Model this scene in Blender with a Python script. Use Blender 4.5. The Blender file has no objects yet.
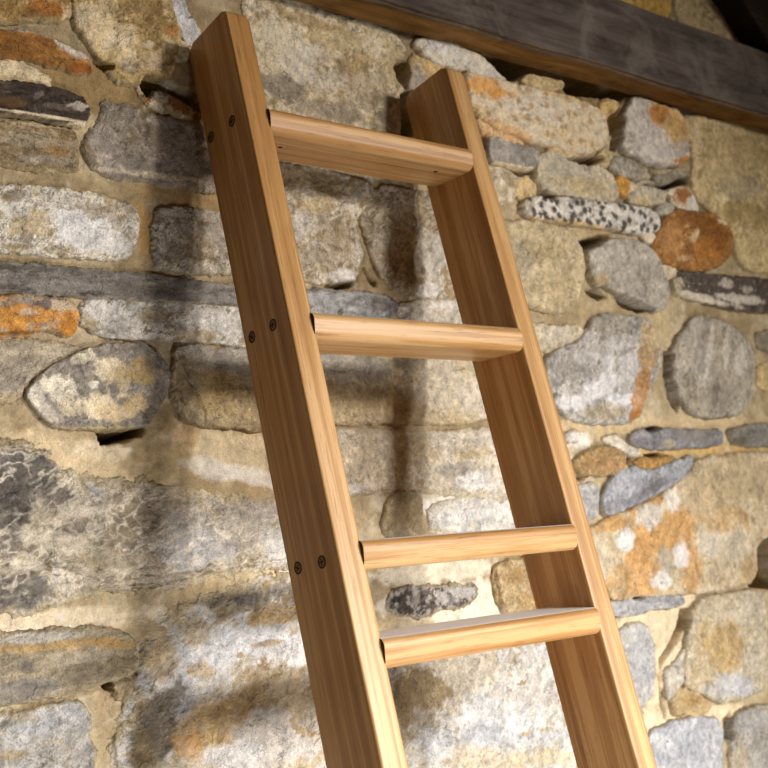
import bpy, bmesh, math, random
import numpy as np
from mathutils import Matrix, Vector
PI = math.pi
scene = bpy.context.scene
COL = scene.collection

# ------------------------------------------------------------------ helpers
def lin(h):
    v = np.array([int(h[i:i+2], 16)/255 for i in (0, 2, 4)])
    return np.where(v <= .04045, v/12.92, ((v+.055)/1.055)**2.4)

def h2(ix, iy, seed):
    n = (ix.astype(np.int64)*374761393 + iy.astype(np.int64)*668265263 + seed*1442695041) & 0xffffffff
    n = ((n ^ (n >> 13))*1274126177) & 0xffffffff
    n = ((n ^ (n >> 15))*2246822519) & 0xffffffff
    return ((n ^ (n >> 16)) & 0xffffff)/float(0xffffff)

def gnoise(x, y, seed):
    ix = np.floor(x); iy = np.floor(y); fx = x-ix; fy = y-iy
    u = fx*fx*fx*(fx*(fx*6-15)+10); v = fy*fy*fy*(fy*(fy*6-15)+10)
    def g(a, b, dx, dy):
        t = h2(ix+a, iy+b, seed)*2*PI
        return np.cos(t)*dx + np.sin(t)*dy
    a = g(0, 0, fx, fy); b = g(1, 0, fx-1, fy); c = g(0, 1, fx, fy-1); d = g(1, 1, fx-1, fy-1)
    return (a*(1-u)+b*u)*(1-v) + (c*(1-u)+d*u)*v      # about -0.7 .. 0.7

def fbm(x, y, seed, octv=4, gain=.55):
    s = 0; a = 1.0; t = 0
    for k in range(octv):
        s = s + a*gnoise(x, y, seed+k*17); t += a; a *= gain
        x, y = (x*1.62-y*1.18)+3.1, (x*1.18+y*1.62)-1.7
    return s/t*1.9                                     # about -1 .. 1

def sstep(a, b, x):
    t = np.clip((x-a)/(b-a), 0, 1)
    return t*t*(3-2*t)

def worley(x, y, seed):
    ix = np.floor(x); iy = np.floor(y)
    f1 = np.full(x.shape, 9.); f2 = np.full(x.shape, 9.)
    for a in (-1, 0, 1):
        for b in (-1, 0, 1):
            cx = ix+a+h2(ix+a, iy+b, seed); cy = iy+b+h2(ix+a, iy+b, seed+91)
            d = np.hypot(cx-x, cy-y)
            n = d < f1
            f2 = np.where(n, f1, np.minimum(f2, d)); f1 = np.where(n, d, f1)
    return f1, f2

def tame(c):
    l = (c*np.array([.3, .6, .1])).sum(-1, keepdims=True)
    c = (l+(c-l)*.9)*np.array([1.03, .985, .93])
    c[..., 1] += .16*np.maximum(0, c[..., 0]-1.9*c[..., 1])
    return c

def sdist(X, Z, P):
    """signed distance to polygon P, positive inside"""
    d = np.full(X.shape, 1e9); ins = np.zeros(X.shape, bool)
    n = len(P)
    for i in range(n):
        ax, az = P[i]; bx, bz = P[(i+1) % n]
        ex, ez = bx-ax, bz-az
        t = np.clip(((X-ax)*ex+(Z-az)*ez)/(ex*ex+ez*ez+1e-12), 0, 1)
        d = np.minimum(d, np.hypot(X-ax-t*ex, Z-az-t*ez))
        c = (az > Z) != (bz > Z)
        xi = ax + (Z-az)*ex/(ez if abs(ez) > 1e-9 else 1e-9)
        ins ^= c & (X < xi)
    return np.where(ins, d, -d)

def pdist(X, Z, P):
    d = np.full(X.shape, 1e9)
    for (ax, az), (bx, bz) in zip(P[:-1], P[1:]):
        ex, ez = bx-ax, bz-az
        t = np.clip(((X-ax)*ex+(Z-az)*ez)/(ex*ex+ez*ez+1e-12), 0, 1)
        d = np.minimum(d, np.hypot(X-ax-t*ex, Z-az-t*ez))
    return d

def chaikin(P, k=2):
    for _ in range(k):
        Q = []
        for i in range(len(P)):
            a = np.array(P[i]); b = np.array(P[(i+1) % len(P)])
            Q += [a*.84+b*.16, a*.16+b*.84]
        P = Q
    return [tuple(p) for p in P]

def palette(t, pal, gain):
    C = np.array([lin(h) for h in pal])*gain
    n = len(C)
    t = np.clip(t, 0, 1)*(n-1)
    i = np.clip(np.floor(t).astype(int), 0, max(n-2, 0)); f = (t-i)[..., None]
    f = f*f*(3-2*f)
    return C[i]*(1-f) + C[np.minimum(i+1, n-1)]*f

def put_blobs(c, X, Z, blobs, gain, seed):
    for k, (bx, bz, m, hx, st, soft) in enumerate(blobs):
        dx = X-bx; dz = Z-bz
        r = np.hypot(m[0]*dx+m[1]*dz, m[2]*dx+m[3]*dz)
        near = r < 2.2
        if not near.any(): continue
        rr = 1/max(abs(m[0]), abs(m[2]), 1e-6)
        s = min(max(rr*.9, .008), .05)
        w = fbm(X[near]/s, Z[near]/s, seed+k*7, 6, .66)
        a = sstep(-soft, soft, 1-r[near]+w*.75)*st
        c[near] = c[near]*(1-a[:, None]) + lin(hx)*gain*a[:, None]
    return c

def grid_mesh(name, X, Z, H, Ccol, keep, mat):
    nz, nx = X.shape
    cell = keep[:-1, :-1] | keep[1:, :-1] | keep[:-1, 1:] | keep[1:, 1:]
    idx = np.arange(nz*nx).reshape(nz, nx)
    q = np.stack([idx[:-1, :-1][cell], idx[:-1, 1:][cell], idx[1:, 1:][cell], idx[1:, :-1][cell]], 1)
    used, inv = np.unique(q, return_inverse=True)
    q = inv.reshape(q.shape)
    co = np.stack([X.ravel()[used], -H.ravel()[used], Z.ravel()[used]], 1).astype(np.float32)
    me = bpy.data.meshes.new(name)
    me.vertices.add(len(co)); me.vertices.foreach_set('co', co.ravel())
    me.loops.add(q.size); me.loops.foreach_set('vertex_index', q.ravel().astype(np.int32))
    me.polygons.add(len(q)); me.polygons.foreach_set('loop_start', (np.arange(len(q))*4).astype(np.int32))
    me.update(calc_edges=True)
    me.polygons.foreach_set('use_smooth', np.ones(len(q), bool))
    at = me.attributes.new('Col', 'FLOAT_COLOR', 'POINT')
    cc = np.ones((len(co), 4), np.float32); k3 = np.maximum(Ccol.reshape(-1, 3)[used], .006); cc[:, :3] = k3/np.maximum(1, k3.max(1)/.86)[:, None]
    at.data.foreach_set('color', cc.ravel())
    me.materials.append(mat)
    o = bpy.data.objects.new(name, me); COL.objects.link(o)
    return o

def obj(name, bm, mats, parent=None, smooth=True):
    me = bpy.data.meshes.new(name)
    bmesh.ops.recalc_face_normals(bm, faces=bm.faces)
    bm.to_mesh(me); bm.free()
    for m in (mats if isinstance(mats, (list, tuple)) else [mats]): me.materials.append(m)
    if smooth:
        for p in me.polygons: p.use_smooth = True
        me.set_sharp_from_angle(angle=math.radians(50))
    o = bpy.data.objects.new(name, me); COL.objects.link(o)
    if parent: o.parent = parent
    return o

def tag(o, label=None, cat=None, group=None, kind=None):
    for k, v in (('label', label), ('category', cat), ('group', group), ('kind', kind)):
        if v: o[k] = v
    return o

class NT:
    def __init__(s, name):
        s.m = bpy.data.materials.new(name); s.m.use_nodes = True
        s.t = s.m.node_tree; s.b = s.t.nodes['Principled BSDF']
    def n(s, typ, **kw):
        nd = s.t.nodes.new(typ)
        for k, v in kw.items():
            if k in nd.inputs: s.set(nd, k, v)
            else: setattr(nd, k, v)
        return nd
    def set(s, nd, k, v):
        if isinstance(v, bpy.types.NodeSocket): s.t.links.new(v, nd.inputs[k])
        else: nd.inputs[k].default_value = v
    def mix(s, a, b, f, mode='MIX'):
        nd = s.t.nodes.new('ShaderNodeMix'); nd.data_type = 'RGBA'; nd.blend_type = mode
        for i, v in ((6, a), (7, b), (0, f)):
            if isinstance(v, bpy.types.NodeSocket): s.t.links.new(v, nd.inputs[i])
            else: nd.inputs[i].default_value = v if i == 0 else tuple(v)+((1,) if len(v) == 3 else ())
        return nd.outputs[2]
    def ramp(s, fac, stops, interp='LINEAR'):
        nd = s.t.nodes.new('ShaderNodeValToRGB'); e = nd.color_ramp.elements; nd.color_ramp.interpolation = interp
        while len(e) < len(stops): e.new(.5)
        for el, (p, c) in zip(e, stops):
            el.position = p; el.color = tuple(c)+(1,) if not isinstance(c, (int, float)) else (c, c, c, 1)
        s.t.links.new(fac, nd.inputs[0]); return nd.outputs[0]
    def mapping(s, scale=(1, 1, 1), coord='Object', rnd=0):
        tc = s.t.nodes.new('ShaderNodeTexCoord'); mp = s.t.nodes.new('ShaderNodeMapping')
        mp.inputs['Scale'].default_value = scale
        s.t.links.new(tc.outputs[coord], mp.inputs['Vector'])
        if rnd:
            oi = s.t.nodes.new('ShaderNodeObjectInfo'); mu = s.t.nodes.new('ShaderNodeVectorMath'); mu.operation = 'SCALE'
            mu.inputs[0].default_value = (rnd, rnd*1.7, rnd*2.3); s.t.links.new(oi.outputs['Random'], mu.inputs['Scale'])
            s.t.links.new(mu.outputs[0], mp.inputs['Location'])
        return mp.outputs[0]
    def noise(s, vec, scale, detail=4, rough=.55, dist=0):
        nd = s.n('ShaderNodeTexNoise', Scale=scale, Detail=detail, Roughness=rough, Distortion=dist)
        s.t.links.new(vec, nd.inputs['Vector']); return nd.outputs[0]
    def bump(s, h, strength, dist, prev=None):
        nd = s.n('ShaderNodeBump', Strength=strength, Distance=dist)
        s.t.links.new(h, nd.inputs['Height'])
        if prev is not None: s.t.links.new(prev, nd.inputs['Normal'])
        return nd.outputs[0]
    def out(s, color=None, rough=.8, normal=None, spec=.3):
        if color is not None: s.set(s.b, 'Base Color', color)
        s.set(s.b, 'Roughness', rough); s.b.inputs['Specular IOR Level'].default_value = spec
        if normal is not None: s.t.links.new(normal, s.b.inputs['Normal'])
        return s.m

# ------------------------------------------------------------------ materials
def stone_mat(name, fine, bump, crk):
    k = NT(name); v = k.mapping(coord='Object')
    a = k.n('ShaderNodeAttribute', attribute_name='Col').outputs['Color']
    n1 = k.noise(v, 130, 6, .72); n2 = k.noise(v, 420, 4, .6); n3 = k.noise(v, 55, 5, .7)
    f1 = k.ramp(n1, [(.28, 1-fine*.6), (.5, 1.0), (.74, 1+fine*.45)])
    f2 = k.ramp(n2, [(.3, 1-fine*.55), (.5, 1.0), (.7, 1+fine*.5)])
    f3 = k.ramp(n3, [(.3, (1-fine*.7,)*3), (.5, (1, 1, 1)), (.72, (1+fine*.55, 1+fine*.5, 1+fine*.42))])
    c = k.mix(a, f1, 1, 'MULTIPLY'); c = k.mix(c, f2, 1, 'MULTIPLY'); c = k.mix(c, f3, 1, 'MULTIPLY')
    wv = k.n('ShaderNodeVectorMath', operation='MULTIPLY_ADD'); tn = k.n('ShaderNodeTexNoise', Scale=28, Detail=4)
    k.t.links.new(v, tn.inputs['Vector']); k.t.links.new(tn.outputs['Color'], wv.inputs[0]); wv.inputs[1].default_value = (.05, .05, .05); k.t.links.new(v, wv.inputs[2])
    vo = k.n('ShaderNodeTexVoronoi', feature='DISTANCE_TO_EDGE', Scale=26); k.t.links.new(wv.outputs[0], vo.inputs['Vector'])
    ck = k.ramp(vo.outputs['Distance'], [(0, 0.0), (.045, 1.0)])
    b = k.bump(n3, bump*.9, .008); b = k.bump(ck, bump*crk, .003, b); b = k.bump(n1, bump, .004, b); b = k.bump(n2, bump*.8, .0012, b)
    return k.out(c, .82, b, .25)
M_STONE = stone_mat('rubble_stone', .46, .9, .55)
M_MORTAR = stone_mat('lime_mortar', .30, .7, .12)

def wood(name, axis, stops, fine=1.0, rough=.43):
    k = NT(name)
    lo, hi = .8, 44.0
    sc = [hi, hi, hi]; sc[axis] = lo
    v = k.mapping(tuple(sc), rnd=7)
    warp = k.noise(k.mapping((2.2, 2.2, 2.2), rnd=5), 1.6, 2)
    broad = k.noise(v, 1.1, 3, .5, .4)
    mid = k.noise(v, 4.5, 4, .6, .3)
    sc2 = [150, 150, 150]; sc2[axis] = 9
    pore = k.noise(k.mapping(tuple(sc2), rnd=3), 2.2, 3, .6)
    sc3 = [60, 60, 60]; sc3[axis] = 1.1
    line = k.noise(k.mapping(tuple(sc3), rnd=9), 1.7, 2, .5, .25)
    f = k.n('ShaderNodeMath', operation='MULTIPLY_ADD'); k.t.links.new(mid, f.inputs[0]); f.inputs[1].default_value = .5; k.t.links.new(broad, f.inputs[2])
    f2 = k.n('ShaderNodeMath', operation='MULTIPLY_ADD'); k.t.links.new(warp, f2.inputs[0]); f2.inputs[1].default_value = .35; k.t.links.new(f.outputs[0], f2.inputs[2])
    c = k.ramp(f2.outputs[0], stops)
    c = k.mix(c, k.ramp(line, [(.30, (.60, .50, .40)), (.40, (1, 1, 1))]), .6*fine, 'MULTIPLY')
    c = k.mix(c, k.ramp(pore, [(.30, (.58, .50, .42)), (.42, (1, 1, 1)), (.7, (1.08, 1.07, 1.05))]), .75*fine, 'MULTIPLY')
    b = k.bump(pore, .25, .0008); b = k.bump(mid, .12, .001, b)
    return k.out(c, rough, b, .48)
OAK = [(.66, (0.35, 0.16, 0.042)), (.92, (0.46, 0.238, 0.078)), (1.15 if False else 1.0, (0.58, 0.34, 0.142))]
M_STILE = wood('oak_stile', 2, OAK)
M_RUNG = wood('oak_rung', 0, OAK)
M_TREAD = wood('tread_painted_skylight', 0, [(.66, (.66, .67, .70)), (.9, (.76, .77, .80)), (1.0, (.80, .81, .84))], .4, .6)  # pale blue-grey colour carries the cool skylight on the rung tops
k = NT('end_grain_painted_shade'); M_END = k.out(k.ramp(k.noise(k.mapping((300, 300, 300)), 1, 3), [(.3, (.025, .012, .004)), (.7, (.075, .036, .012))]), .8)  # near-black colour stands in for the shadow gap at the rung ends
def beam_mat(name, stops, scuff, rough=.85):
    k = NT(name)
    v = k.mapping((2.5, 14, 14)); n = k.noise(v, 2.2, 6, .65, .5)
    g = k.noise(k.mapping((3, 120, 120)), 1.0, 4, .6)
    c = k.ramp(n, stops)
    c = k.mix(c, k.ramp(g, [(.3, .6), (.6, 1.1)]), .7, 'MULTIPLY')
    s = k.noise(k.mapping((1, 1, 1)), 9, 5, .7, .6)
    c = k.mix(c, scuff, k.ramp(s, [(.50, 0.0), (.80, .7)]))
    b = k.bump(g, .4, .003); b = k.bump(n, .5, .006, b)
    return k.out(c, rough, b, .2)
M_BEAMF = beam_mat('weathered_grey_timber', [(.3, (.038, .026, .019)), (.55, (.11, .085, .070)), (.8, (.18, .15, .13))], (.25, .215, .185))
M_BEAMU = beam_mat('brown_sawn_timber', [(.3, (.07, .030, .008)), (.55, (.25, .125, .032)), (.8, (.40, .22, .075))], (.38, .23, .10))
M_RAFT = beam_mat('dark_stained_timber', [(.3, (.012, .007, .004)), (.6, (.028, .017, .009)), (.85, (.05, .03, .017))], (.06, .04, .025))
def plain(name, c, rough, metal=0):
    k = NT(name); v = k.mapping(); n = k.noise(v, 900, 3)
    k.b.inputs['Metallic'].default_value = metal
    return k.out(k.mix(c, tuple(x*.55 for x in c), k.ramp(n, [(.35, 0.0), (.65, 1.0)])), rough, k.bump(n, .2, .0004))
M_SCREW = plain('dull_brass_screw', (.30, .17, .06), .5, .6)
M_DARK = plain('nail_steel_hole_shade', (.02, .016, .012), .7, .3)  # steel of the nails, and painted shade for the screw holes
k = NT('dusty_floor'); v = k.mapping(); n = k.noise(v, 3, 6, .6)
M_FLOOR = k.out(k.ramp(n, [(.3, (.30, .24, .17)), (.7, (.48, .40, .30))]), .9, k.bump(k.noise(v, 60, 4), .4, .004))

# ------------------------------------------------------------------ the rubble wall
MORTAR = {'pal': ['86734f', 'a08b66', 'bba985', 'd0c4a8'], 'gain': 1.006, 'blobs': [(-0.3764, 2.1963, (8.72, -1.89, 0.39, -20.79), '9a7c48', 0.8, 0.22), (-0.4611, 2.0141, (8.09, -1.14, 1.1, -47.71), 'b3945c', 0.8, 0.22), (-0.2505, 2.0491, (11.28, -2.31, 0.03, -50.98), 'b3925a', 0.7, 0.22), (-0.3265, 1.9845, (73.88, 7.33, 5.99, -24.72), 'b98c48', 0.8, 0.22), (-0.461, 1.6325, (10.72, -3.42, -7.77, -27.62), 'd3bc94', 0.9, 0.22), (-0.4159, 1.6529, (21.71, -2.95, -6.68, -69.84), 'ddcbab', 0.8, 0.22), (-0.3068, 1.6441, (20.09, -1.09, -0.34, -22.6), 'b29a6c', 0.7, 0.22), (-0.1962, 1.6501, (9.85, -2.23, -3.96, -29.08), 'cdbb98', 0.9, 0.22), (-0.2713, 1.6888, (42.24, -2.44, 0.04, -30.16), 'b08c50', 0.5, 0.22), (-0.1632, 1.6108, (13.16, -4.19, -14.66, -69.3), 'e6e2dc', 0.7, 0.22), (-0.2328, 1.6232, (18.7, -4.91, -11.58, -64.45), 'd9d6d0', 0.6, 0.22), (-0.4833, 1.4225, (7.56, 0.13, -3.33, -62.65), 'd8c6a8', 0.9, 0.22), (-0.5116, 1.4057, (14.28, 0.28, -7.68, -127.06), 'e8e2d6', 0.7, 0.22), (-0.4157, 1.3206, (48.26, -2.17, -1.74, -12.49), 'b09873', 0.9, 0.22), (-0.4032, 1.2717, (133.54, -14.04, -3.84, -18.7), 'c4ad84', 0.7, 0.22), (-0.4691, 1.8019, (8.19, -0.31, 2.66, -58.34), 'a8987c', 0.5, 0.22), (0.0443, 1.664, (7.69, -0.69, -0.34, -49.74), 'd8c9ab', 0.6, 0.22), (0.1897, 1.593, (7.01, -0.74, -0.55, -19.24), 'd6cdbb', 0.7, 0.22), (0.279, 1.5547, (6.59, 0.8, 5.06, -56.15), 'f0eeea', 0.8, 0.22), (0.0179, 1.5979, (9.34, 1.62, 10.63, -75.3), 'ece9e6', 0.8, 0.22), (-0.012, 1.4854, (12.25, -1.05, -2.07, -31.25), 'c9bda8', 0.6, 0.22), (0.3306, 1.3739, (4.24, 0.1, -0.44, -25.89), 'eadfca', 0.9, 0.22), (0.1959, 1.4374, (7.06, 0.23, 0.11, -49.0), 'e3d7c0', 0.8, 0.22), (0.097, 1.3301, (11.46, -1.13, -3.5, -30.81), 'c4b18c', 0.7, 0.22), (0.5837, 2.0853, (5.46, -0.76, 2.68, -24.18), 'b89f72', 0.6, 0.22), (0.6735, 1.8851, (16.22, -2.43, 0.66, -12.14), 'bfa77c', 0.6, 0.22), (0.8834, 1.8964, (29.32, -4.99, 0.62, -11.49), 'c2ac80', 0.8, 0.22), (0.7357, 1.6901, (3.73, -0.3, 1.74, -48.74), 'c9b288', 0.9, 0.22), (1.0395, 1.6905, (4.32, -0.45, 1.87, -56.4), 'c8b187', 0.9, 0.22), (0.9579, 1.6359, (3.83, -0.48, 0.86, -92.47), 'c9a45c', 0.8, 0.22), (0.517, 1.6028, (8.76, -1.21, -0.4, -17.44), 'd8c8ac', 0.7, 0.22), (0.5815, 1.6603, (24.6, -3.54, -0.44, -63.49), 'ece6dc', 0.9, 0.22), (0.7584, 1.255, (7.7, -1.3, -0.97, -8.55), 'd9c5a2', 0.9, 0.22), (0.859, 1.0931, (4.88, -0.04, -4.95, -56.23), 'dcc9a6', 0.9, 0.22), (0.6705, 1.0934, (16.49, -2.67, -4.25, -26.6), 'dcc8a4', 0.8, 0.22), (1.2224, 2.242, (4.77, -0.94, 0.9, -6.86), '9c875c', 0.5, 0.22), (1.1406, 2.6384, (3.46, -0.63, 2.61, -11.44), 'a58f64', 0.8, 0.22), (0.9518, 2.6556, (11.54, -1.9, 6.32, -25.92), 'a98332', 0.9, 0.22)]}
CRACKS = [
  ([(-0.2884,1.7994),(-0.2766,1.7723),(-0.2599,1.7391),(-0.2495,1.7147),(-0.249,1.6934)],0.0028,0.005),
  ([(-0.2511,1.6873),(-0.2704,1.7039),(-0.289,1.7294)],0.002,0.005),
  ([(-0.4806,1.4947),(-0.4307,1.4814),(-0.3863,1.4723),(-0.3322,1.4708),(-0.2672,1.473),(-0.2469,1.4773),(-0.1903,1.4746),(-0.167,1.4789),(-0.1086,1.4794)],0.0016,0.004),
  ([(-0.3823,1.4622),(-0.3328,1.4595),(-0.2843,1.4627),(-0.2423,1.4696),(-0.1994,1.4693)],0.0016,0.004),
  ([(-0.2469,1.4773),(-0.2303,1.4716),(-0.1991,1.4737)],0.002,0.004),
  ([(-0.5082,1.5022),(-0.4665,1.491),(-0.409,1.47),(-0.3635,1.4691)],0.0013,0.003),
  ([(-0.4241,1.4644),(-0.3642,1.4551),(-0.309,1.4575)],0.0014,0.003),
  ([(-0.4539,1.4465),(-0.4172,1.4541),(-0.3796,1.4536)],0.0014,0.003),
  ([(-0.578,1.318),(-0.5414,1.3177),(-0.4871,1.3201),(-0.4301,1.3253),(-0.4006,1.328),(-0.3732,1.3352)],0.0026,0.007),
  ([(-0.4282,1.3694),(-0.399,1.3631),(-0.378,1.3619)],0.0018,0.003),
  ([(-0.5339,1.3448),(-0.5166,1.3398),(-0.5002,1.3389)],0.0015,0.003),
  ([(-0.423,1.3216),(-0.4166,1.3006),(-0.4097,1.2594),(-0.4107,1.2064)],0.0024,0.006),
  ([(-0.4199,1.3266),(-0.4134,1.3068),(-0.4094,1.2982)],0.002,0.004),
  ([(0.073,2.0556),(0.0741,2.02),(0.0861,1.9856),(0.0648,1.9395)],0.0022,0.005),
  ([(-0.0735,1.6906),(0.0059,1.6941),(0.1106,1.691),(0.2,1.6912)],0.0018,0.0035),
  ([(0.3248,1.4276),(0.324,1.401),(0.3306,1.3739),(0.3431,1.3551)],0.0035,0.01),
  ([(0.4719,1.9214),(0.5175,1.9125),(0.5482,1.9105)],0.003,0.008),
  ([(0.7642,1.215),(0.7546,1.177),(0.7543,1.1381),(0.7583,1.1065)],0.005,0.02),
  ([(0.796,1.215),(0.8007,1.1867)],0.003,0.012)]
HOLES = [
  ([(-0.323,2.2195),(-0.3157,2.2322),(-0.2987,2.234),(-0.2665,2.2257),(-0.2317,2.2208),(-0.2166,2.2036),(-0.2245,2.1922),(-0.2588,2.209),(-0.2842,2.2173),(-0.3064,2.2162),(-0.3156,2.1999)],0.11),
  ([(-0.3984,2.2392),(-0.3872,2.2416),(-0.3698,2.2357),(-0.3717,2.2289),(-0.3846,2.2278)],0.066),
  ([(-0.4162,1.68),(-0.3843,1.6799),(-0.3434,1.6842),(-0.3502,1.674),(-0.3741,1.6668),(-0.4095,1.6613)],0.132),
  ([(-0.4183,1.3277),(-0.411,1.328),(-0.4099,1.3198),(-0.4157,1.3206)],0.066),
  ([(0.188,2.3511),(0.1986,2.3629),(0.2181,2.369),(0.223,2.3466),(0.2156,2.3199),(0.1949,2.3255)],0.132),
  ([(0.1995,2.3014),(0.2243,2.312),(0.2192,2.2149),(0.1933,2.2145)],0.11),
  ([(0.001,1.9257),(0.0263,1.9329),(0.0582,1.9372),(0.051,1.9279),(0.0212,1.9221)],0.066),
  ([(0.0818,1.9621),(0.0916,1.9506),(0.1104,1.9415),(0.1073,1.9323),(0.0928,1.94)],0.066),
  ([(0.4165,2.4314),(0.5192,2.4622),(0.6356,2.4613),(0.7589,2.4556),(0.87,2.4502),(0.8211,2.3949),(0.763,2.3977),(0.6613,2.3851),(0.6288,2.4117),(0.541,2.4113),(0.4806,2.3781),(0.4417,2.3953)],0.36),
  ([(0.7547,2.3423),(0.8211,2.3949),(0.791,2.2857),(0.7581,2.2805),(0.7695,2.3136)],0.154),
  ([(0.6195,2.2374),(0.6982,2.258),(0.7423,2.2604),(0.6949,2.2357)],0.132),
  ([(0.3783,2.2409),(0.4006,2.2526),(0.3982,2.232),(0.3822,2.2295)],0.11),
  ([(0.447,2.195),(0.5246,2.1981),(0.4838,2.184)],0.088),
  ([(0.8528,2.2184),(0.9343,2.2157),(1.0326,2.2478),(1.0277,2.2613),(0.9359,2.2252)],0.11),
  ([(0.5363,2.1583),(0.5789,2.1556),(0.5689,2.146),(0.5346,2.1457)],0.088),
  ([(0.6466,2.0712),(0.7035,2.0858),(0.7352,2.0892),(0.6878,2.0628),(0.649,2.0462)],0.11),
  ([(0.6494,1.9667),(0.6868,1.9738),(0.7153,1.959),(0.6829,1.9483)],0.066),
  ([(0.7349,1.9647),(0.7967,1.952),(0.8468,1.938),(0.8062,1.931),(0.7507,1.9445)],0.088),
  ([(0.8819,1.8482),(0.899,1.8489),(0.8952,1.7876),(0.9131,1.7337),(0.9036,1.7184),(0.8783,1.7483),(0.873,1.7957)],0.066),
  ([(0.7821,1.6839),(0.838,1.6881),(0.8369,1.6818),(0.7904,1.6755)],0.055),
  ([(0.7765,1.6299),(0.8219,1.6313),(0.8474,1.6267),(0.7882,1.6235)],0.066),
  ([(0.7105,1.6288),(0.7374,1.6223),(0.723,1.6103),(0.7046,1.6106)],0.066),
  ([(0.5549,1.5942),(0.5824,1.5876),(0.606,1.5909),(0.5756,1.58)],0.066),
  ([(0.9225,1.6321),(1.0362,1.635),(1.035,1.6283),(0.9282,1.6255)],0.0),
  ([(1.123,1.4148),(1.1606,1.4302),(1.2273,1.4489),(1.1989,1.3158),(1.0878,1.3342),(1.1161,1.3624)],0.16),
  ([(0.6869,1.3449),(0.7263,1.3432),(0.7102,1.3388)],0.044),
  ([(0.8444,1.306),(0.8642,1.3061),(0.8596,1.2801),(0.8317,1.2528),(0.7917,1.2274),(0.7629,1.2073),(0.7618,1.2192),(0.7944,1.243),(0.8252,1.2716)],0.077),
  ([(0.946,1.0697),(0.9693,1.0824),(0.9552,1.0276),(0.9418,1.0298)],0.044)]
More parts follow.
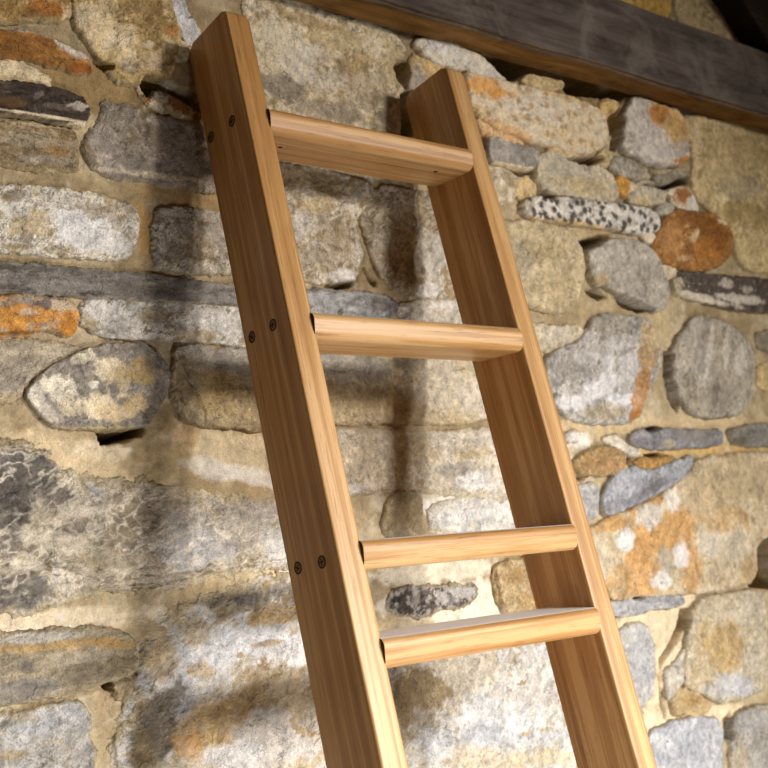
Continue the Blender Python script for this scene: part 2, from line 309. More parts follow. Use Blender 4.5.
STONES = [
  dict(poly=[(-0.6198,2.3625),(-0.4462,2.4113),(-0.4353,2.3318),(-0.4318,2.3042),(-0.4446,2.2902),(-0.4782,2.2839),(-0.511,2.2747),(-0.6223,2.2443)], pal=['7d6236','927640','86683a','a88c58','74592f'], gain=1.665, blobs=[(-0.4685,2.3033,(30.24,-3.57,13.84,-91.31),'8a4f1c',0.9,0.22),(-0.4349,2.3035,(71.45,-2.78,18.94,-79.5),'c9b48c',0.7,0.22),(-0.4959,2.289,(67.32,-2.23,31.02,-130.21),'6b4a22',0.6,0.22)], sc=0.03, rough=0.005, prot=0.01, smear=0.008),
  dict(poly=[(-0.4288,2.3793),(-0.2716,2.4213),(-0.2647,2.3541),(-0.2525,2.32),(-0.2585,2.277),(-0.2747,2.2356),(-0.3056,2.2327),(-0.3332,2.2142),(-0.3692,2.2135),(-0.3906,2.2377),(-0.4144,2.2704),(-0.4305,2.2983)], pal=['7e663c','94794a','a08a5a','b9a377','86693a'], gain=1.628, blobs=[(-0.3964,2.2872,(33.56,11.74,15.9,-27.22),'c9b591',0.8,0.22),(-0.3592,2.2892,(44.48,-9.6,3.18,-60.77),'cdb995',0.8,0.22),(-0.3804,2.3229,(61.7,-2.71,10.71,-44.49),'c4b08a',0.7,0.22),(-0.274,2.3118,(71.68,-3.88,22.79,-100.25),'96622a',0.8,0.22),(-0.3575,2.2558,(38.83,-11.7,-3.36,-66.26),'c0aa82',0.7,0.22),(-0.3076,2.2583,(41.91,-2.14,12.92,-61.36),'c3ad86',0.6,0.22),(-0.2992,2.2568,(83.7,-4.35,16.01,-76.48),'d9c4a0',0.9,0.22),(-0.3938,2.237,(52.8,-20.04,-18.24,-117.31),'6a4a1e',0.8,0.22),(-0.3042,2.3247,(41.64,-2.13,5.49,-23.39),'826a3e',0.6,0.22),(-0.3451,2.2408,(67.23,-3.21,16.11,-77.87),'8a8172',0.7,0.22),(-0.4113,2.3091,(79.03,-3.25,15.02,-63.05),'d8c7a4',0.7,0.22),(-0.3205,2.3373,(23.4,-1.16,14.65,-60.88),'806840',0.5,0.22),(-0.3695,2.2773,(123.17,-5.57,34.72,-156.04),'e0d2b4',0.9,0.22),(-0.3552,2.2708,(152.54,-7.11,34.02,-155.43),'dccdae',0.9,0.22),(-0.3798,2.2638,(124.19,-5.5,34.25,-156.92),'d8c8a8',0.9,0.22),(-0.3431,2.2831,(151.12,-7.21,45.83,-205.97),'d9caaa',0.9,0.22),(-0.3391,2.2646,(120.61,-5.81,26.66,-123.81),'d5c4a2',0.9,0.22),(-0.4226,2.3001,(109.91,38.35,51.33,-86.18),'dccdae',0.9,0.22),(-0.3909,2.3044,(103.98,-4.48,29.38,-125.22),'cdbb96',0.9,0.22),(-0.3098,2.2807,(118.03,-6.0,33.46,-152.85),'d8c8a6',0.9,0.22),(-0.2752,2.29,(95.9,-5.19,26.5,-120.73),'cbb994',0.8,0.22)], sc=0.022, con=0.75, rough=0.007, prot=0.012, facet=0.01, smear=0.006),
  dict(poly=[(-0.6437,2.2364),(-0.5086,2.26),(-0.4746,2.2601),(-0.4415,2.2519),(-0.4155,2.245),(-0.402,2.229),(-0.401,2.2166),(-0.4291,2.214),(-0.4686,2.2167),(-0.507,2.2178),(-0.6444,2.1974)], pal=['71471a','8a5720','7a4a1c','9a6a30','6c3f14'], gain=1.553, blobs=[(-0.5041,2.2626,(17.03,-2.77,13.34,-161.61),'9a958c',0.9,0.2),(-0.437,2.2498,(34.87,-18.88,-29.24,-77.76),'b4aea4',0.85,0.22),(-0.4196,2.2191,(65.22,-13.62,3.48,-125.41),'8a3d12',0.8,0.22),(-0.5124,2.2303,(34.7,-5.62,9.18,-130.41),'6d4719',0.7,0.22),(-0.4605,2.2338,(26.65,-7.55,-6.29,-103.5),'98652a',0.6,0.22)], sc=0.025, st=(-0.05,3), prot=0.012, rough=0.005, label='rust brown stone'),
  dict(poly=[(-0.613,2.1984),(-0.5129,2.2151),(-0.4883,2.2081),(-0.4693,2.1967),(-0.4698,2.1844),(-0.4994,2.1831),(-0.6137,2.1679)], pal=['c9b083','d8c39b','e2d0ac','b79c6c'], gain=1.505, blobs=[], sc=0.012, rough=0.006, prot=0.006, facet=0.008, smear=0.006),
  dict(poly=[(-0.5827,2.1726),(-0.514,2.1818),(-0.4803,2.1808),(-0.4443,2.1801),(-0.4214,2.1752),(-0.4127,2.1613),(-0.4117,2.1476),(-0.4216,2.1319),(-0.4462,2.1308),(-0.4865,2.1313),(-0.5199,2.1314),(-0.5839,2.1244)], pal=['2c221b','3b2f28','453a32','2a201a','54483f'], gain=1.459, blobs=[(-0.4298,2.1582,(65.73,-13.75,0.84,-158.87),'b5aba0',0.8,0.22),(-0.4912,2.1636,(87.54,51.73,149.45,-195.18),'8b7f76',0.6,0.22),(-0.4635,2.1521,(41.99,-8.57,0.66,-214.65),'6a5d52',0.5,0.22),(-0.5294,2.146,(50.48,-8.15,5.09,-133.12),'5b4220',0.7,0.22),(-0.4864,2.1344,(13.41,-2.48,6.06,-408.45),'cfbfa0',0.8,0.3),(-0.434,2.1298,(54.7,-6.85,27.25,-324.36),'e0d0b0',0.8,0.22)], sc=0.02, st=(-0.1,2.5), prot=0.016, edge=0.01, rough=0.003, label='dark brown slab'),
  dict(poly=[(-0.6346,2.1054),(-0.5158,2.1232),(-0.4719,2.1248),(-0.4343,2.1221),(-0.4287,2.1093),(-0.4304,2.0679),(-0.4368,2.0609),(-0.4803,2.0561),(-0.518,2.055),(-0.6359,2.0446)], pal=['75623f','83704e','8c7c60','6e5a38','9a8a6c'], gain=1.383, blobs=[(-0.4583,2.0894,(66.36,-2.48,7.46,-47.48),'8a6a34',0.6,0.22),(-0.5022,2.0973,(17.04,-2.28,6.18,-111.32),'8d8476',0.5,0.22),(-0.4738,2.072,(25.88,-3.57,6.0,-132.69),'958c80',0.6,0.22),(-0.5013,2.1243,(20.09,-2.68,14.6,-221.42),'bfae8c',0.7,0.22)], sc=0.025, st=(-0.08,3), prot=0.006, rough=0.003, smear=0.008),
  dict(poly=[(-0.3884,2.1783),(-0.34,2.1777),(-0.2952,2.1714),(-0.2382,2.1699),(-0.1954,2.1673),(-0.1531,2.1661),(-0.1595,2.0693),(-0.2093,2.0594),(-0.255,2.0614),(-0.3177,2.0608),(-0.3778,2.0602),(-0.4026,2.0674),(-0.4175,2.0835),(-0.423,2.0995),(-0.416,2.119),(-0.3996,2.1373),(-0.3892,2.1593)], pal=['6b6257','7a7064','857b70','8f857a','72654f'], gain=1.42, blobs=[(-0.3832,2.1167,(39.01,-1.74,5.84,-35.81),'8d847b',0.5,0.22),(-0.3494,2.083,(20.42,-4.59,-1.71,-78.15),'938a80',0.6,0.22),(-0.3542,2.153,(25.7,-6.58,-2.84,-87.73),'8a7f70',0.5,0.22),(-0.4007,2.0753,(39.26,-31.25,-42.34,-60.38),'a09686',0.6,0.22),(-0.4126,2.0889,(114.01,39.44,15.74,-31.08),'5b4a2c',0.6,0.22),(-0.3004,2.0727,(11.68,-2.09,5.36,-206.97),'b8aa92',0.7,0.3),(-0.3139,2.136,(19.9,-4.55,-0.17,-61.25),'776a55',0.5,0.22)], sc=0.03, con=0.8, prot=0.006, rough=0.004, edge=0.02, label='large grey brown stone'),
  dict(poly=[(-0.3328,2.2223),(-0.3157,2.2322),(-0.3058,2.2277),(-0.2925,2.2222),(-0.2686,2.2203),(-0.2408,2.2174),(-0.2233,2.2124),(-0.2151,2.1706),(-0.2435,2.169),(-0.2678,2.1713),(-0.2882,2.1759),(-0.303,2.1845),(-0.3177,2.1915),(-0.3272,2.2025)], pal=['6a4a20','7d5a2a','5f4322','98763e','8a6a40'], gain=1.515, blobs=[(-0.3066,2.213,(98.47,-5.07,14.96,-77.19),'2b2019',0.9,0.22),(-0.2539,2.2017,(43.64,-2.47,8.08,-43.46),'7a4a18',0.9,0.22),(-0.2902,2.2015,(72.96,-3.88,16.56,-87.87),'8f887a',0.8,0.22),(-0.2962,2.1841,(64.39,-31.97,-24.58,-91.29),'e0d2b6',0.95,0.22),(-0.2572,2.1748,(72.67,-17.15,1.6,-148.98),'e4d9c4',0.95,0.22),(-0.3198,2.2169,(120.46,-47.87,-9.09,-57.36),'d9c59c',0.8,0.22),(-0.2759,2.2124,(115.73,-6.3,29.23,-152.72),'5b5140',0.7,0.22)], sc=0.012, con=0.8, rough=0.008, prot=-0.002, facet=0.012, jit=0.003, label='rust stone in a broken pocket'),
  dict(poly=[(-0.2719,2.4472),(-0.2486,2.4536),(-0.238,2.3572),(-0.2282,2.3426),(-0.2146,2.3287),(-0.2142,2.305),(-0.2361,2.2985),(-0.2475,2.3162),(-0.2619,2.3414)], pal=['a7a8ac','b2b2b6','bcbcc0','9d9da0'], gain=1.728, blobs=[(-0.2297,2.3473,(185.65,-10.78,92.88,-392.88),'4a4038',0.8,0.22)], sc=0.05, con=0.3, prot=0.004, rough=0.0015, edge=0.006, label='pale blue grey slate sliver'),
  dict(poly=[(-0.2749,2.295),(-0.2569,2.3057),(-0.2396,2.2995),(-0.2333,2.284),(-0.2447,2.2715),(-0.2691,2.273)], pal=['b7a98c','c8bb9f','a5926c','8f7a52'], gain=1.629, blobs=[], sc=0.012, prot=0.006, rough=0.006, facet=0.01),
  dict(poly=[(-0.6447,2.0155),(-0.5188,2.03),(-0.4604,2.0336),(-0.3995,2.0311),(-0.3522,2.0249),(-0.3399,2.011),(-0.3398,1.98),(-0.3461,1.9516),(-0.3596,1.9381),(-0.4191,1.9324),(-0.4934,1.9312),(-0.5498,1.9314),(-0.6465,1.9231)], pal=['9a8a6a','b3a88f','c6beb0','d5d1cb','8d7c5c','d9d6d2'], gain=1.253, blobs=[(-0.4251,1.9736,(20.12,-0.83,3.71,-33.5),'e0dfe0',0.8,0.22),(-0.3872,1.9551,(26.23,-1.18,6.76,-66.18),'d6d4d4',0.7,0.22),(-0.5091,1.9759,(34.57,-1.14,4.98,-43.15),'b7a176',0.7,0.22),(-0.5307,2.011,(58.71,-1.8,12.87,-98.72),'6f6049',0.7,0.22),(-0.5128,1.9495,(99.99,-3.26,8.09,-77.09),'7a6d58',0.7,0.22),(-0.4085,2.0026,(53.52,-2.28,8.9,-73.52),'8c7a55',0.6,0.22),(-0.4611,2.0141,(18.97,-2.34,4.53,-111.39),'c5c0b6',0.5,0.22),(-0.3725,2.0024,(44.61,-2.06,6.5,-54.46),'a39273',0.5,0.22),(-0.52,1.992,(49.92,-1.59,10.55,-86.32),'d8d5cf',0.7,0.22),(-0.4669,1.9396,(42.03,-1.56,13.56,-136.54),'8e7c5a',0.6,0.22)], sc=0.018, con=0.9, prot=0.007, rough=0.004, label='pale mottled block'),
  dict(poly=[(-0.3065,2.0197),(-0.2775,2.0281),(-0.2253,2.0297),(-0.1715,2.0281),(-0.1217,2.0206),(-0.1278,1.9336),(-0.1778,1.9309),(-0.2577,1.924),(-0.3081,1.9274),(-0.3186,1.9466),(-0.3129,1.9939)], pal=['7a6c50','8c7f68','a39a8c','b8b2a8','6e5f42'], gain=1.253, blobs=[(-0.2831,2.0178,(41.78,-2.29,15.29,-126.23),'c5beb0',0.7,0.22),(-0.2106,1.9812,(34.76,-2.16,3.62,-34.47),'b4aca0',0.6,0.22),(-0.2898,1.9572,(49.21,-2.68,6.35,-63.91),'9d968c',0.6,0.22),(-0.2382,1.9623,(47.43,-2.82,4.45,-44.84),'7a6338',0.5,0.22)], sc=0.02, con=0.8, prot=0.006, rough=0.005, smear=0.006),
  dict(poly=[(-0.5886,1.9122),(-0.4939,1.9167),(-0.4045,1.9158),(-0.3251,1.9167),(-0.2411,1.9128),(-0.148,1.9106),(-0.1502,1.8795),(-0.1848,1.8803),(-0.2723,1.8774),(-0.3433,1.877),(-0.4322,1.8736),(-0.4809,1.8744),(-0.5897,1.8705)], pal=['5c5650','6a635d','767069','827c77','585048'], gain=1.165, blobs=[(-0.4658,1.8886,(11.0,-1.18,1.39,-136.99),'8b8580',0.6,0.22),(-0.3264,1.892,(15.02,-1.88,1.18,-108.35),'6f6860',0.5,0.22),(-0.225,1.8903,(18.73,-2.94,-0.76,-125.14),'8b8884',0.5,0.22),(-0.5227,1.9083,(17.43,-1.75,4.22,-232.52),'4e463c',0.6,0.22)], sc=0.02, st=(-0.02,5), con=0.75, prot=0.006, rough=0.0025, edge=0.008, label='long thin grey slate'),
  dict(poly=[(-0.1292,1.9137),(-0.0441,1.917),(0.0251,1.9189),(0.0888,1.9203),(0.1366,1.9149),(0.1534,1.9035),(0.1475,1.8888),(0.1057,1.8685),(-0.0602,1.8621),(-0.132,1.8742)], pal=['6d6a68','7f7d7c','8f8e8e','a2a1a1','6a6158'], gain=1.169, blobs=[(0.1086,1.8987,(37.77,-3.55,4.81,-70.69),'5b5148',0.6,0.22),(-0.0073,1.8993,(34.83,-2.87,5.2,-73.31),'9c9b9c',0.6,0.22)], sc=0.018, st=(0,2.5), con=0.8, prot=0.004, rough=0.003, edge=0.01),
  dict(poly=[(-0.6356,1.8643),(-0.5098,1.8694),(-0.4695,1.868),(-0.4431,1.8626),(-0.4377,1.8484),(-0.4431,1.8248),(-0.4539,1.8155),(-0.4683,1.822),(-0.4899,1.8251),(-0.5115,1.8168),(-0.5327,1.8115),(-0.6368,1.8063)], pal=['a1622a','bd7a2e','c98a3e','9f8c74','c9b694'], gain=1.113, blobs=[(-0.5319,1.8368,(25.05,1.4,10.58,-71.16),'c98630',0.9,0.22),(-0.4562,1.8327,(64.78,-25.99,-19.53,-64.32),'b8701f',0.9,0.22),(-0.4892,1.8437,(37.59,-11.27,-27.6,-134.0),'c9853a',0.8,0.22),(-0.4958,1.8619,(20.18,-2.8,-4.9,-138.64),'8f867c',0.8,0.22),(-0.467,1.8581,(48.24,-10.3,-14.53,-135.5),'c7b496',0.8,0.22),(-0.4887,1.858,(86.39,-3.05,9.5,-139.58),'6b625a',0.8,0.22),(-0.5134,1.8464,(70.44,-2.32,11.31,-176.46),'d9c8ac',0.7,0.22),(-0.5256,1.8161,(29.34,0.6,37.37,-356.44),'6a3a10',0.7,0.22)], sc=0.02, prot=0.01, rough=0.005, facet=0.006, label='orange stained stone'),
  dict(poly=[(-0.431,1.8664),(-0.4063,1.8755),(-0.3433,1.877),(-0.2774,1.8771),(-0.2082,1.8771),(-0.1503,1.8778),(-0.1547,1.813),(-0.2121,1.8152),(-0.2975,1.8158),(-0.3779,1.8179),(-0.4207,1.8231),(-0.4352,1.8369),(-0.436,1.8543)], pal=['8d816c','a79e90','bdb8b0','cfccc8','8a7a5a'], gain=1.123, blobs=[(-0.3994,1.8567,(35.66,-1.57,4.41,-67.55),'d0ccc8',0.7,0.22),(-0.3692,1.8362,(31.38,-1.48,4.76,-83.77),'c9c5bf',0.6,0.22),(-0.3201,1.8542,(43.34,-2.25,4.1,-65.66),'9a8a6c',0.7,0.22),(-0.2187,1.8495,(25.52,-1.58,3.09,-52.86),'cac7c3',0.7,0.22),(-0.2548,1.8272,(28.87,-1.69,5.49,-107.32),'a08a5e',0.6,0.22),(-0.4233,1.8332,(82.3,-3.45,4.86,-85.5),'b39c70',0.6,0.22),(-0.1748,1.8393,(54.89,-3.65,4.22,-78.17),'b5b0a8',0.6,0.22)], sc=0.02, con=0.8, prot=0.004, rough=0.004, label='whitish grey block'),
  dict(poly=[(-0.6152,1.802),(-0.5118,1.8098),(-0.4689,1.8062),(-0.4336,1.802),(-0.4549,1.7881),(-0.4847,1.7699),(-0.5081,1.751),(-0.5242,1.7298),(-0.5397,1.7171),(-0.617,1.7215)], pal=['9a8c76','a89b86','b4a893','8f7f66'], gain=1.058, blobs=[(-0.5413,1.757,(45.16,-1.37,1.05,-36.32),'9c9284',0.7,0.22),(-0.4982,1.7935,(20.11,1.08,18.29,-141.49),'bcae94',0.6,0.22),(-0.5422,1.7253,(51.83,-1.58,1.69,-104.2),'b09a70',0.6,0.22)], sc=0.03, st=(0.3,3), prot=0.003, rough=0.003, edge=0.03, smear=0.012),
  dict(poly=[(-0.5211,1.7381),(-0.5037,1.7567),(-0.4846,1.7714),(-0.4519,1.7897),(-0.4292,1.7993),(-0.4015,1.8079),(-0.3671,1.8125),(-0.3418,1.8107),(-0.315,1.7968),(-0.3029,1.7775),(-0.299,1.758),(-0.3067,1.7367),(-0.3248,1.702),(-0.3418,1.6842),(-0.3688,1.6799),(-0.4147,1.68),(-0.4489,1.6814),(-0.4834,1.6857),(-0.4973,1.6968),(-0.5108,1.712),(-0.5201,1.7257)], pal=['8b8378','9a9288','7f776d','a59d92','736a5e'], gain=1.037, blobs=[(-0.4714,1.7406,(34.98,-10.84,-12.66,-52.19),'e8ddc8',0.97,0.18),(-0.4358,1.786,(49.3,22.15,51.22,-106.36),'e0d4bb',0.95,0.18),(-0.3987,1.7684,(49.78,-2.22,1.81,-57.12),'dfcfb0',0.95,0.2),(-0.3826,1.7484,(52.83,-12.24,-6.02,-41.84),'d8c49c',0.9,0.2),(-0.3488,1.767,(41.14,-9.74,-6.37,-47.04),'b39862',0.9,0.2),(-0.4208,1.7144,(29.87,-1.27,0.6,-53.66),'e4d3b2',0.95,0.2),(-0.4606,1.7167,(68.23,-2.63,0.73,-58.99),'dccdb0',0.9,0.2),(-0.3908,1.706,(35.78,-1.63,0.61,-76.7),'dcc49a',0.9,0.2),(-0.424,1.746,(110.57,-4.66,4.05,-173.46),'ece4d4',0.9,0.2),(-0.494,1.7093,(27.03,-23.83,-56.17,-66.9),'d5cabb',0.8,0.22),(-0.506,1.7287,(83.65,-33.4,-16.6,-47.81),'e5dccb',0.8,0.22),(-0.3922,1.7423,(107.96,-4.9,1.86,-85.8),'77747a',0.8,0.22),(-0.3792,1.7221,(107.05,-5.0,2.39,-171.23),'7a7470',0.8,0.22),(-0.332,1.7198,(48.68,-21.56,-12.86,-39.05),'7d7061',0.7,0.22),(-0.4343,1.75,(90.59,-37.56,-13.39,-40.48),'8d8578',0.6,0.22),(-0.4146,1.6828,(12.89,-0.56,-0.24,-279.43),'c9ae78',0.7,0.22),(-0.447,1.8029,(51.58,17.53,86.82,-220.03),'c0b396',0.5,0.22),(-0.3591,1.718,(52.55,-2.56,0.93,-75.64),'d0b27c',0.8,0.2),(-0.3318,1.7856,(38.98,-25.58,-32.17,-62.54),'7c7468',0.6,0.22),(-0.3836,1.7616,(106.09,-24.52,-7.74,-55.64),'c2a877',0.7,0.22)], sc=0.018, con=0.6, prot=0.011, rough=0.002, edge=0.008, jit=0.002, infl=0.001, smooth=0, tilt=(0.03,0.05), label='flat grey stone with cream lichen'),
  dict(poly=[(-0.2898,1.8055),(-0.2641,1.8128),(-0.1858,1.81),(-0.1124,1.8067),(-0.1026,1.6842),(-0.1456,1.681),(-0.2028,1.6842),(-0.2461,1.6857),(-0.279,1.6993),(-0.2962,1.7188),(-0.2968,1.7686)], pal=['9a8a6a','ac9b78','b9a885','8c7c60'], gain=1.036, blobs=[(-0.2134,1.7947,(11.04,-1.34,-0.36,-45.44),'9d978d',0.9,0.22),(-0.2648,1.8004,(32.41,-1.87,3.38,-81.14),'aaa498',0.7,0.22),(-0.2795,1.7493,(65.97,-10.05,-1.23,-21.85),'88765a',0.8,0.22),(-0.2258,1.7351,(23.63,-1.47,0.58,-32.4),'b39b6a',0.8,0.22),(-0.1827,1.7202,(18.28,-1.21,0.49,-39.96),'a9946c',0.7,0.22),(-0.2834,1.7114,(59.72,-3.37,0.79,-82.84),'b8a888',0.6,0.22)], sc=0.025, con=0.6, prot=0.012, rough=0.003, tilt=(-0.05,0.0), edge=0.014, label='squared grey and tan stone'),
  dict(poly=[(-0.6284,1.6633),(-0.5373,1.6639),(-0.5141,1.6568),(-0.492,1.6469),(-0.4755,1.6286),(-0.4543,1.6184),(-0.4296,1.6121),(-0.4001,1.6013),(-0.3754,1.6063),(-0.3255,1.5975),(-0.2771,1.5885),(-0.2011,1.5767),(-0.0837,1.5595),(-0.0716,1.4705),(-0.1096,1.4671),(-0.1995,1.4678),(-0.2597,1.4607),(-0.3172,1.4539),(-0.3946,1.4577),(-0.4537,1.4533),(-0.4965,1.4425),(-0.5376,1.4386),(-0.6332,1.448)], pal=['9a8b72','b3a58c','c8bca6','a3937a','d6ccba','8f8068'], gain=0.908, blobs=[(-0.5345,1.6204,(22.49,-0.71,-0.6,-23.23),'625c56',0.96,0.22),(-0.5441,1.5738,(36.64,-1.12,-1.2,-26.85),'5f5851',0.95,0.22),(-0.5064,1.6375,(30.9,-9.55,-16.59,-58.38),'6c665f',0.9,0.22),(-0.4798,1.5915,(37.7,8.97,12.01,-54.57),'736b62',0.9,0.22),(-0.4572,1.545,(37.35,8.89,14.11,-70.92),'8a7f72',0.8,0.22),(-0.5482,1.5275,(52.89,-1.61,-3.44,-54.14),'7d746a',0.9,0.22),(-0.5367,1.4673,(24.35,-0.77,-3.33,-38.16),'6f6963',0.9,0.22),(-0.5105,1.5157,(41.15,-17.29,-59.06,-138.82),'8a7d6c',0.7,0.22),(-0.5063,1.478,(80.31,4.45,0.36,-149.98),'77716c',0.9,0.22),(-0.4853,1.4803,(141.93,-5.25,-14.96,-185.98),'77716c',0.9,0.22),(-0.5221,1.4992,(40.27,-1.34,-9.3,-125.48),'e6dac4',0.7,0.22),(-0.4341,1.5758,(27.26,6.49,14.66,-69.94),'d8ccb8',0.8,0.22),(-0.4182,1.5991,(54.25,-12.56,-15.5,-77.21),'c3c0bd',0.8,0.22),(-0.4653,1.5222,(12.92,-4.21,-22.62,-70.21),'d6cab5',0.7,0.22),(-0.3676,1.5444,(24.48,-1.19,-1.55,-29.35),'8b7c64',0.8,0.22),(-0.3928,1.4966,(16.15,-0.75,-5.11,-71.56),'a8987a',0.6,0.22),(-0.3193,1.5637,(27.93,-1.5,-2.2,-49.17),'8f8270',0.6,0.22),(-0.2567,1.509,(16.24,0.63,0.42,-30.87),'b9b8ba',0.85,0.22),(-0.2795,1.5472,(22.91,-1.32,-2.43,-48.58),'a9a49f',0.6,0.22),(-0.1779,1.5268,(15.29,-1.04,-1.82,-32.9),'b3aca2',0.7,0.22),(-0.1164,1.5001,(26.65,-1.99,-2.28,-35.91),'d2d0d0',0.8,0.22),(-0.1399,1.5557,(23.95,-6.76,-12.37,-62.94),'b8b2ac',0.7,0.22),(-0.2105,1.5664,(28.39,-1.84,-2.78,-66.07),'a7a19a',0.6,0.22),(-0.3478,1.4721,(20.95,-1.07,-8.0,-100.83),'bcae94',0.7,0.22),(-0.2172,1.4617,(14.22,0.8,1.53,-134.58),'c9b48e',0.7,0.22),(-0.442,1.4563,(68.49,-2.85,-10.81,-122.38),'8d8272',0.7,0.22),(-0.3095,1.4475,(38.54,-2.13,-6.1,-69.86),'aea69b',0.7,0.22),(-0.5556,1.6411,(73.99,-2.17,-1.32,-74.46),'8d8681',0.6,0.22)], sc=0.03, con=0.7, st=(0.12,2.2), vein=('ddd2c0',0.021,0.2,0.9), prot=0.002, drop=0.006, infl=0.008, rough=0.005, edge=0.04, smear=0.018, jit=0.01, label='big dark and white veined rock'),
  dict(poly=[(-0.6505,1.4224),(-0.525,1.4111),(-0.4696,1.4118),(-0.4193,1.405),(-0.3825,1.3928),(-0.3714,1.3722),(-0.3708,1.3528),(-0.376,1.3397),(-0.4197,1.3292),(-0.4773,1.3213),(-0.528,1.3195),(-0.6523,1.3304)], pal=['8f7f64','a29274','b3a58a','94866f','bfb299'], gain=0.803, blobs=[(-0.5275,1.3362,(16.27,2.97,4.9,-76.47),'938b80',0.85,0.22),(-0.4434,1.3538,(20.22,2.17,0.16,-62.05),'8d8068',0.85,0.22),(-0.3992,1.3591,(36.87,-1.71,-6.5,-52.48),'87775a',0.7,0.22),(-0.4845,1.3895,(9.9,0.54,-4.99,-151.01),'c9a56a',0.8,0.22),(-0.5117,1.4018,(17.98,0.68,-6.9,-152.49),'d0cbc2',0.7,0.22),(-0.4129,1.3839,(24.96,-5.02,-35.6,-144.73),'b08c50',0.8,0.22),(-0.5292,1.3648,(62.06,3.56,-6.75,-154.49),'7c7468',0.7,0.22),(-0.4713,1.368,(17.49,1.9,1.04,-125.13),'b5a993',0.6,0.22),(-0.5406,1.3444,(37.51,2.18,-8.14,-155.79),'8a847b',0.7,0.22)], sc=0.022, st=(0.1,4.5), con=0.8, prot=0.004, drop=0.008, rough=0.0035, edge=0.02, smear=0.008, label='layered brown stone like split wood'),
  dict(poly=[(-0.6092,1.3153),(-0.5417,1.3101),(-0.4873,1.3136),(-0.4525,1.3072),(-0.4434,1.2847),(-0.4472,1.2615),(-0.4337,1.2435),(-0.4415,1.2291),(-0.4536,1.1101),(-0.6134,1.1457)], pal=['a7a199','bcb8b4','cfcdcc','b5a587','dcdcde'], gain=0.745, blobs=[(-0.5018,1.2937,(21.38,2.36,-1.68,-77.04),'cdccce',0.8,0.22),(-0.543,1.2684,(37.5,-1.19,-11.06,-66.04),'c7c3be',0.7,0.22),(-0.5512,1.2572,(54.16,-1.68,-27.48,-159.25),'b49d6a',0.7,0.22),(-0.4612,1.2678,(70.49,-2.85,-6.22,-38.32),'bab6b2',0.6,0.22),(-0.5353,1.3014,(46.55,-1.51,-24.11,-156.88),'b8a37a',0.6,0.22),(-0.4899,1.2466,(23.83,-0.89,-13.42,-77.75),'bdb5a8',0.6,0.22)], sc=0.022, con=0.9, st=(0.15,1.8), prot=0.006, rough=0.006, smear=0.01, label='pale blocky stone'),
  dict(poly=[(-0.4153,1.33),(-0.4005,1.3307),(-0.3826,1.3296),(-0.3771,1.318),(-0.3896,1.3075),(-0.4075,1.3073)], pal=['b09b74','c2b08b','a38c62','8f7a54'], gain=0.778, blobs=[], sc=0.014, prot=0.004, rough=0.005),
  dict(poly=[(-0.3525,1.3811),(-0.3198,1.4057),(-0.2701,1.4252),(-0.2015,1.4381),(-0.1295,1.4471),(-0.0538,1.4535),(0.0009,1.4044),(-0.0091,1.0687),(-0.4118,1.1508),(-0.4048,1.2386),(-0.3908,1.2833),(-0.3705,1.328)], pal=['c0ab85','cfc0a2','dcd5ca','e3e0de','b89c6c'], gain=0.786, blobs=[(-0.2581,1.3488,(14.52,4.95,4.87,-25.57),'e3e4e8',0.9,0.22),(-0.1804,1.3616,(13.98,1.91,1.31,-37.28),'e0e1e5',0.85,0.22),(-0.3094,1.3058,(26.09,-9.83,-7.68,-20.22),'d4d2d2',0.8,0.22),(-0.3512,1.2567,(25.68,-12.69,-8.42,-17.13),'7c6c54',0.85,0.22),(-0.3231,1.2868,(58.75,-37.17,-12.28,-21.51),'877a69',0.75,0.22),(-0.3726,1.2264,(52.18,-13.37,-9.33,-28.06),'8a754f',0.7,0.22),(-0.256,1.2486,(15.01,2.09,-0.21,-35.13),'c8a465',0.8,0.22),(-0.1951,1.2753,(22.18,3.04,0.18,-48.84),'c9a768',0.75,0.22),(-0.2979,1.2273,(38.73,-2.24,-7.56,-45.12),'cfa058',0.7,0.22),(-0.1558,1.2109,(15.31,-1.12,-3.78,-22.9),'e0dcd6',0.8,0.22),(-0.2173,1.1996,(19.31,-1.28,-8.66,-50.2),'e4e3e4',0.8,0.22),(-0.1147,1.2787,(17.84,-1.37,-4.66,-33.43),'d3bd92',0.7,0.22),(-0.2111,1.4241,(16.75,2.3,2.8,-47.97),'a18c66',0.75,0.22),(-0.2449,1.4272,(49.15,-3.05,-7.91,-85.48),'8d8272',0.8,0.22),(-0.1851,1.4217,(47.07,-3.21,-8.85,-95.63),'77706a',0.85,0.22),(-0.1215,1.4311,(38.49,-2.88,-6.34,-72.61),'918573',0.7,0.22),(-0.1334,1.3941,(18.08,1.69,1.09,-65.88),'c39d58',0.75,0.22),(-0.1544,1.3541,(34.86,4.73,7.1,-221.73),'a8874c',0.7,0.22),(-0.3381,1.3585,(35.16,-1.86,-3.63,-29.93),'c2a570',0.7,0.22),(-0.2805,1.3873,(30.21,-1.77,-5.4,-49.87),'c4ad84',0.7,0.22),(-0.1009,1.3373,(22.1,-1.72,-5.58,-47.04),'e6e6ea',0.8,0.22),(-0.0698,1.2572,(21.7,-1.77,-3.98,-27.52),'d9c9ac',0.6,0.22),(-0.2758,1.3295,(43.3,-2.57,-11.34,-87.87),'cfae72',0.6,0.22),(-0.1753,1.3092,(23.34,-1.64,-11.17,-84.88),'c8ae80',0.6,0.22)], sc=0.03, con=0.8, st=(0.5,1.8), speck=[('8d7a58',0.012,0.75,0.5)], prot=0.001, drop=0.006, infl=0.012, rough=0.006, edge=0.05, smear=0.022, jit=0.01, label='large white stone stained ochre'),
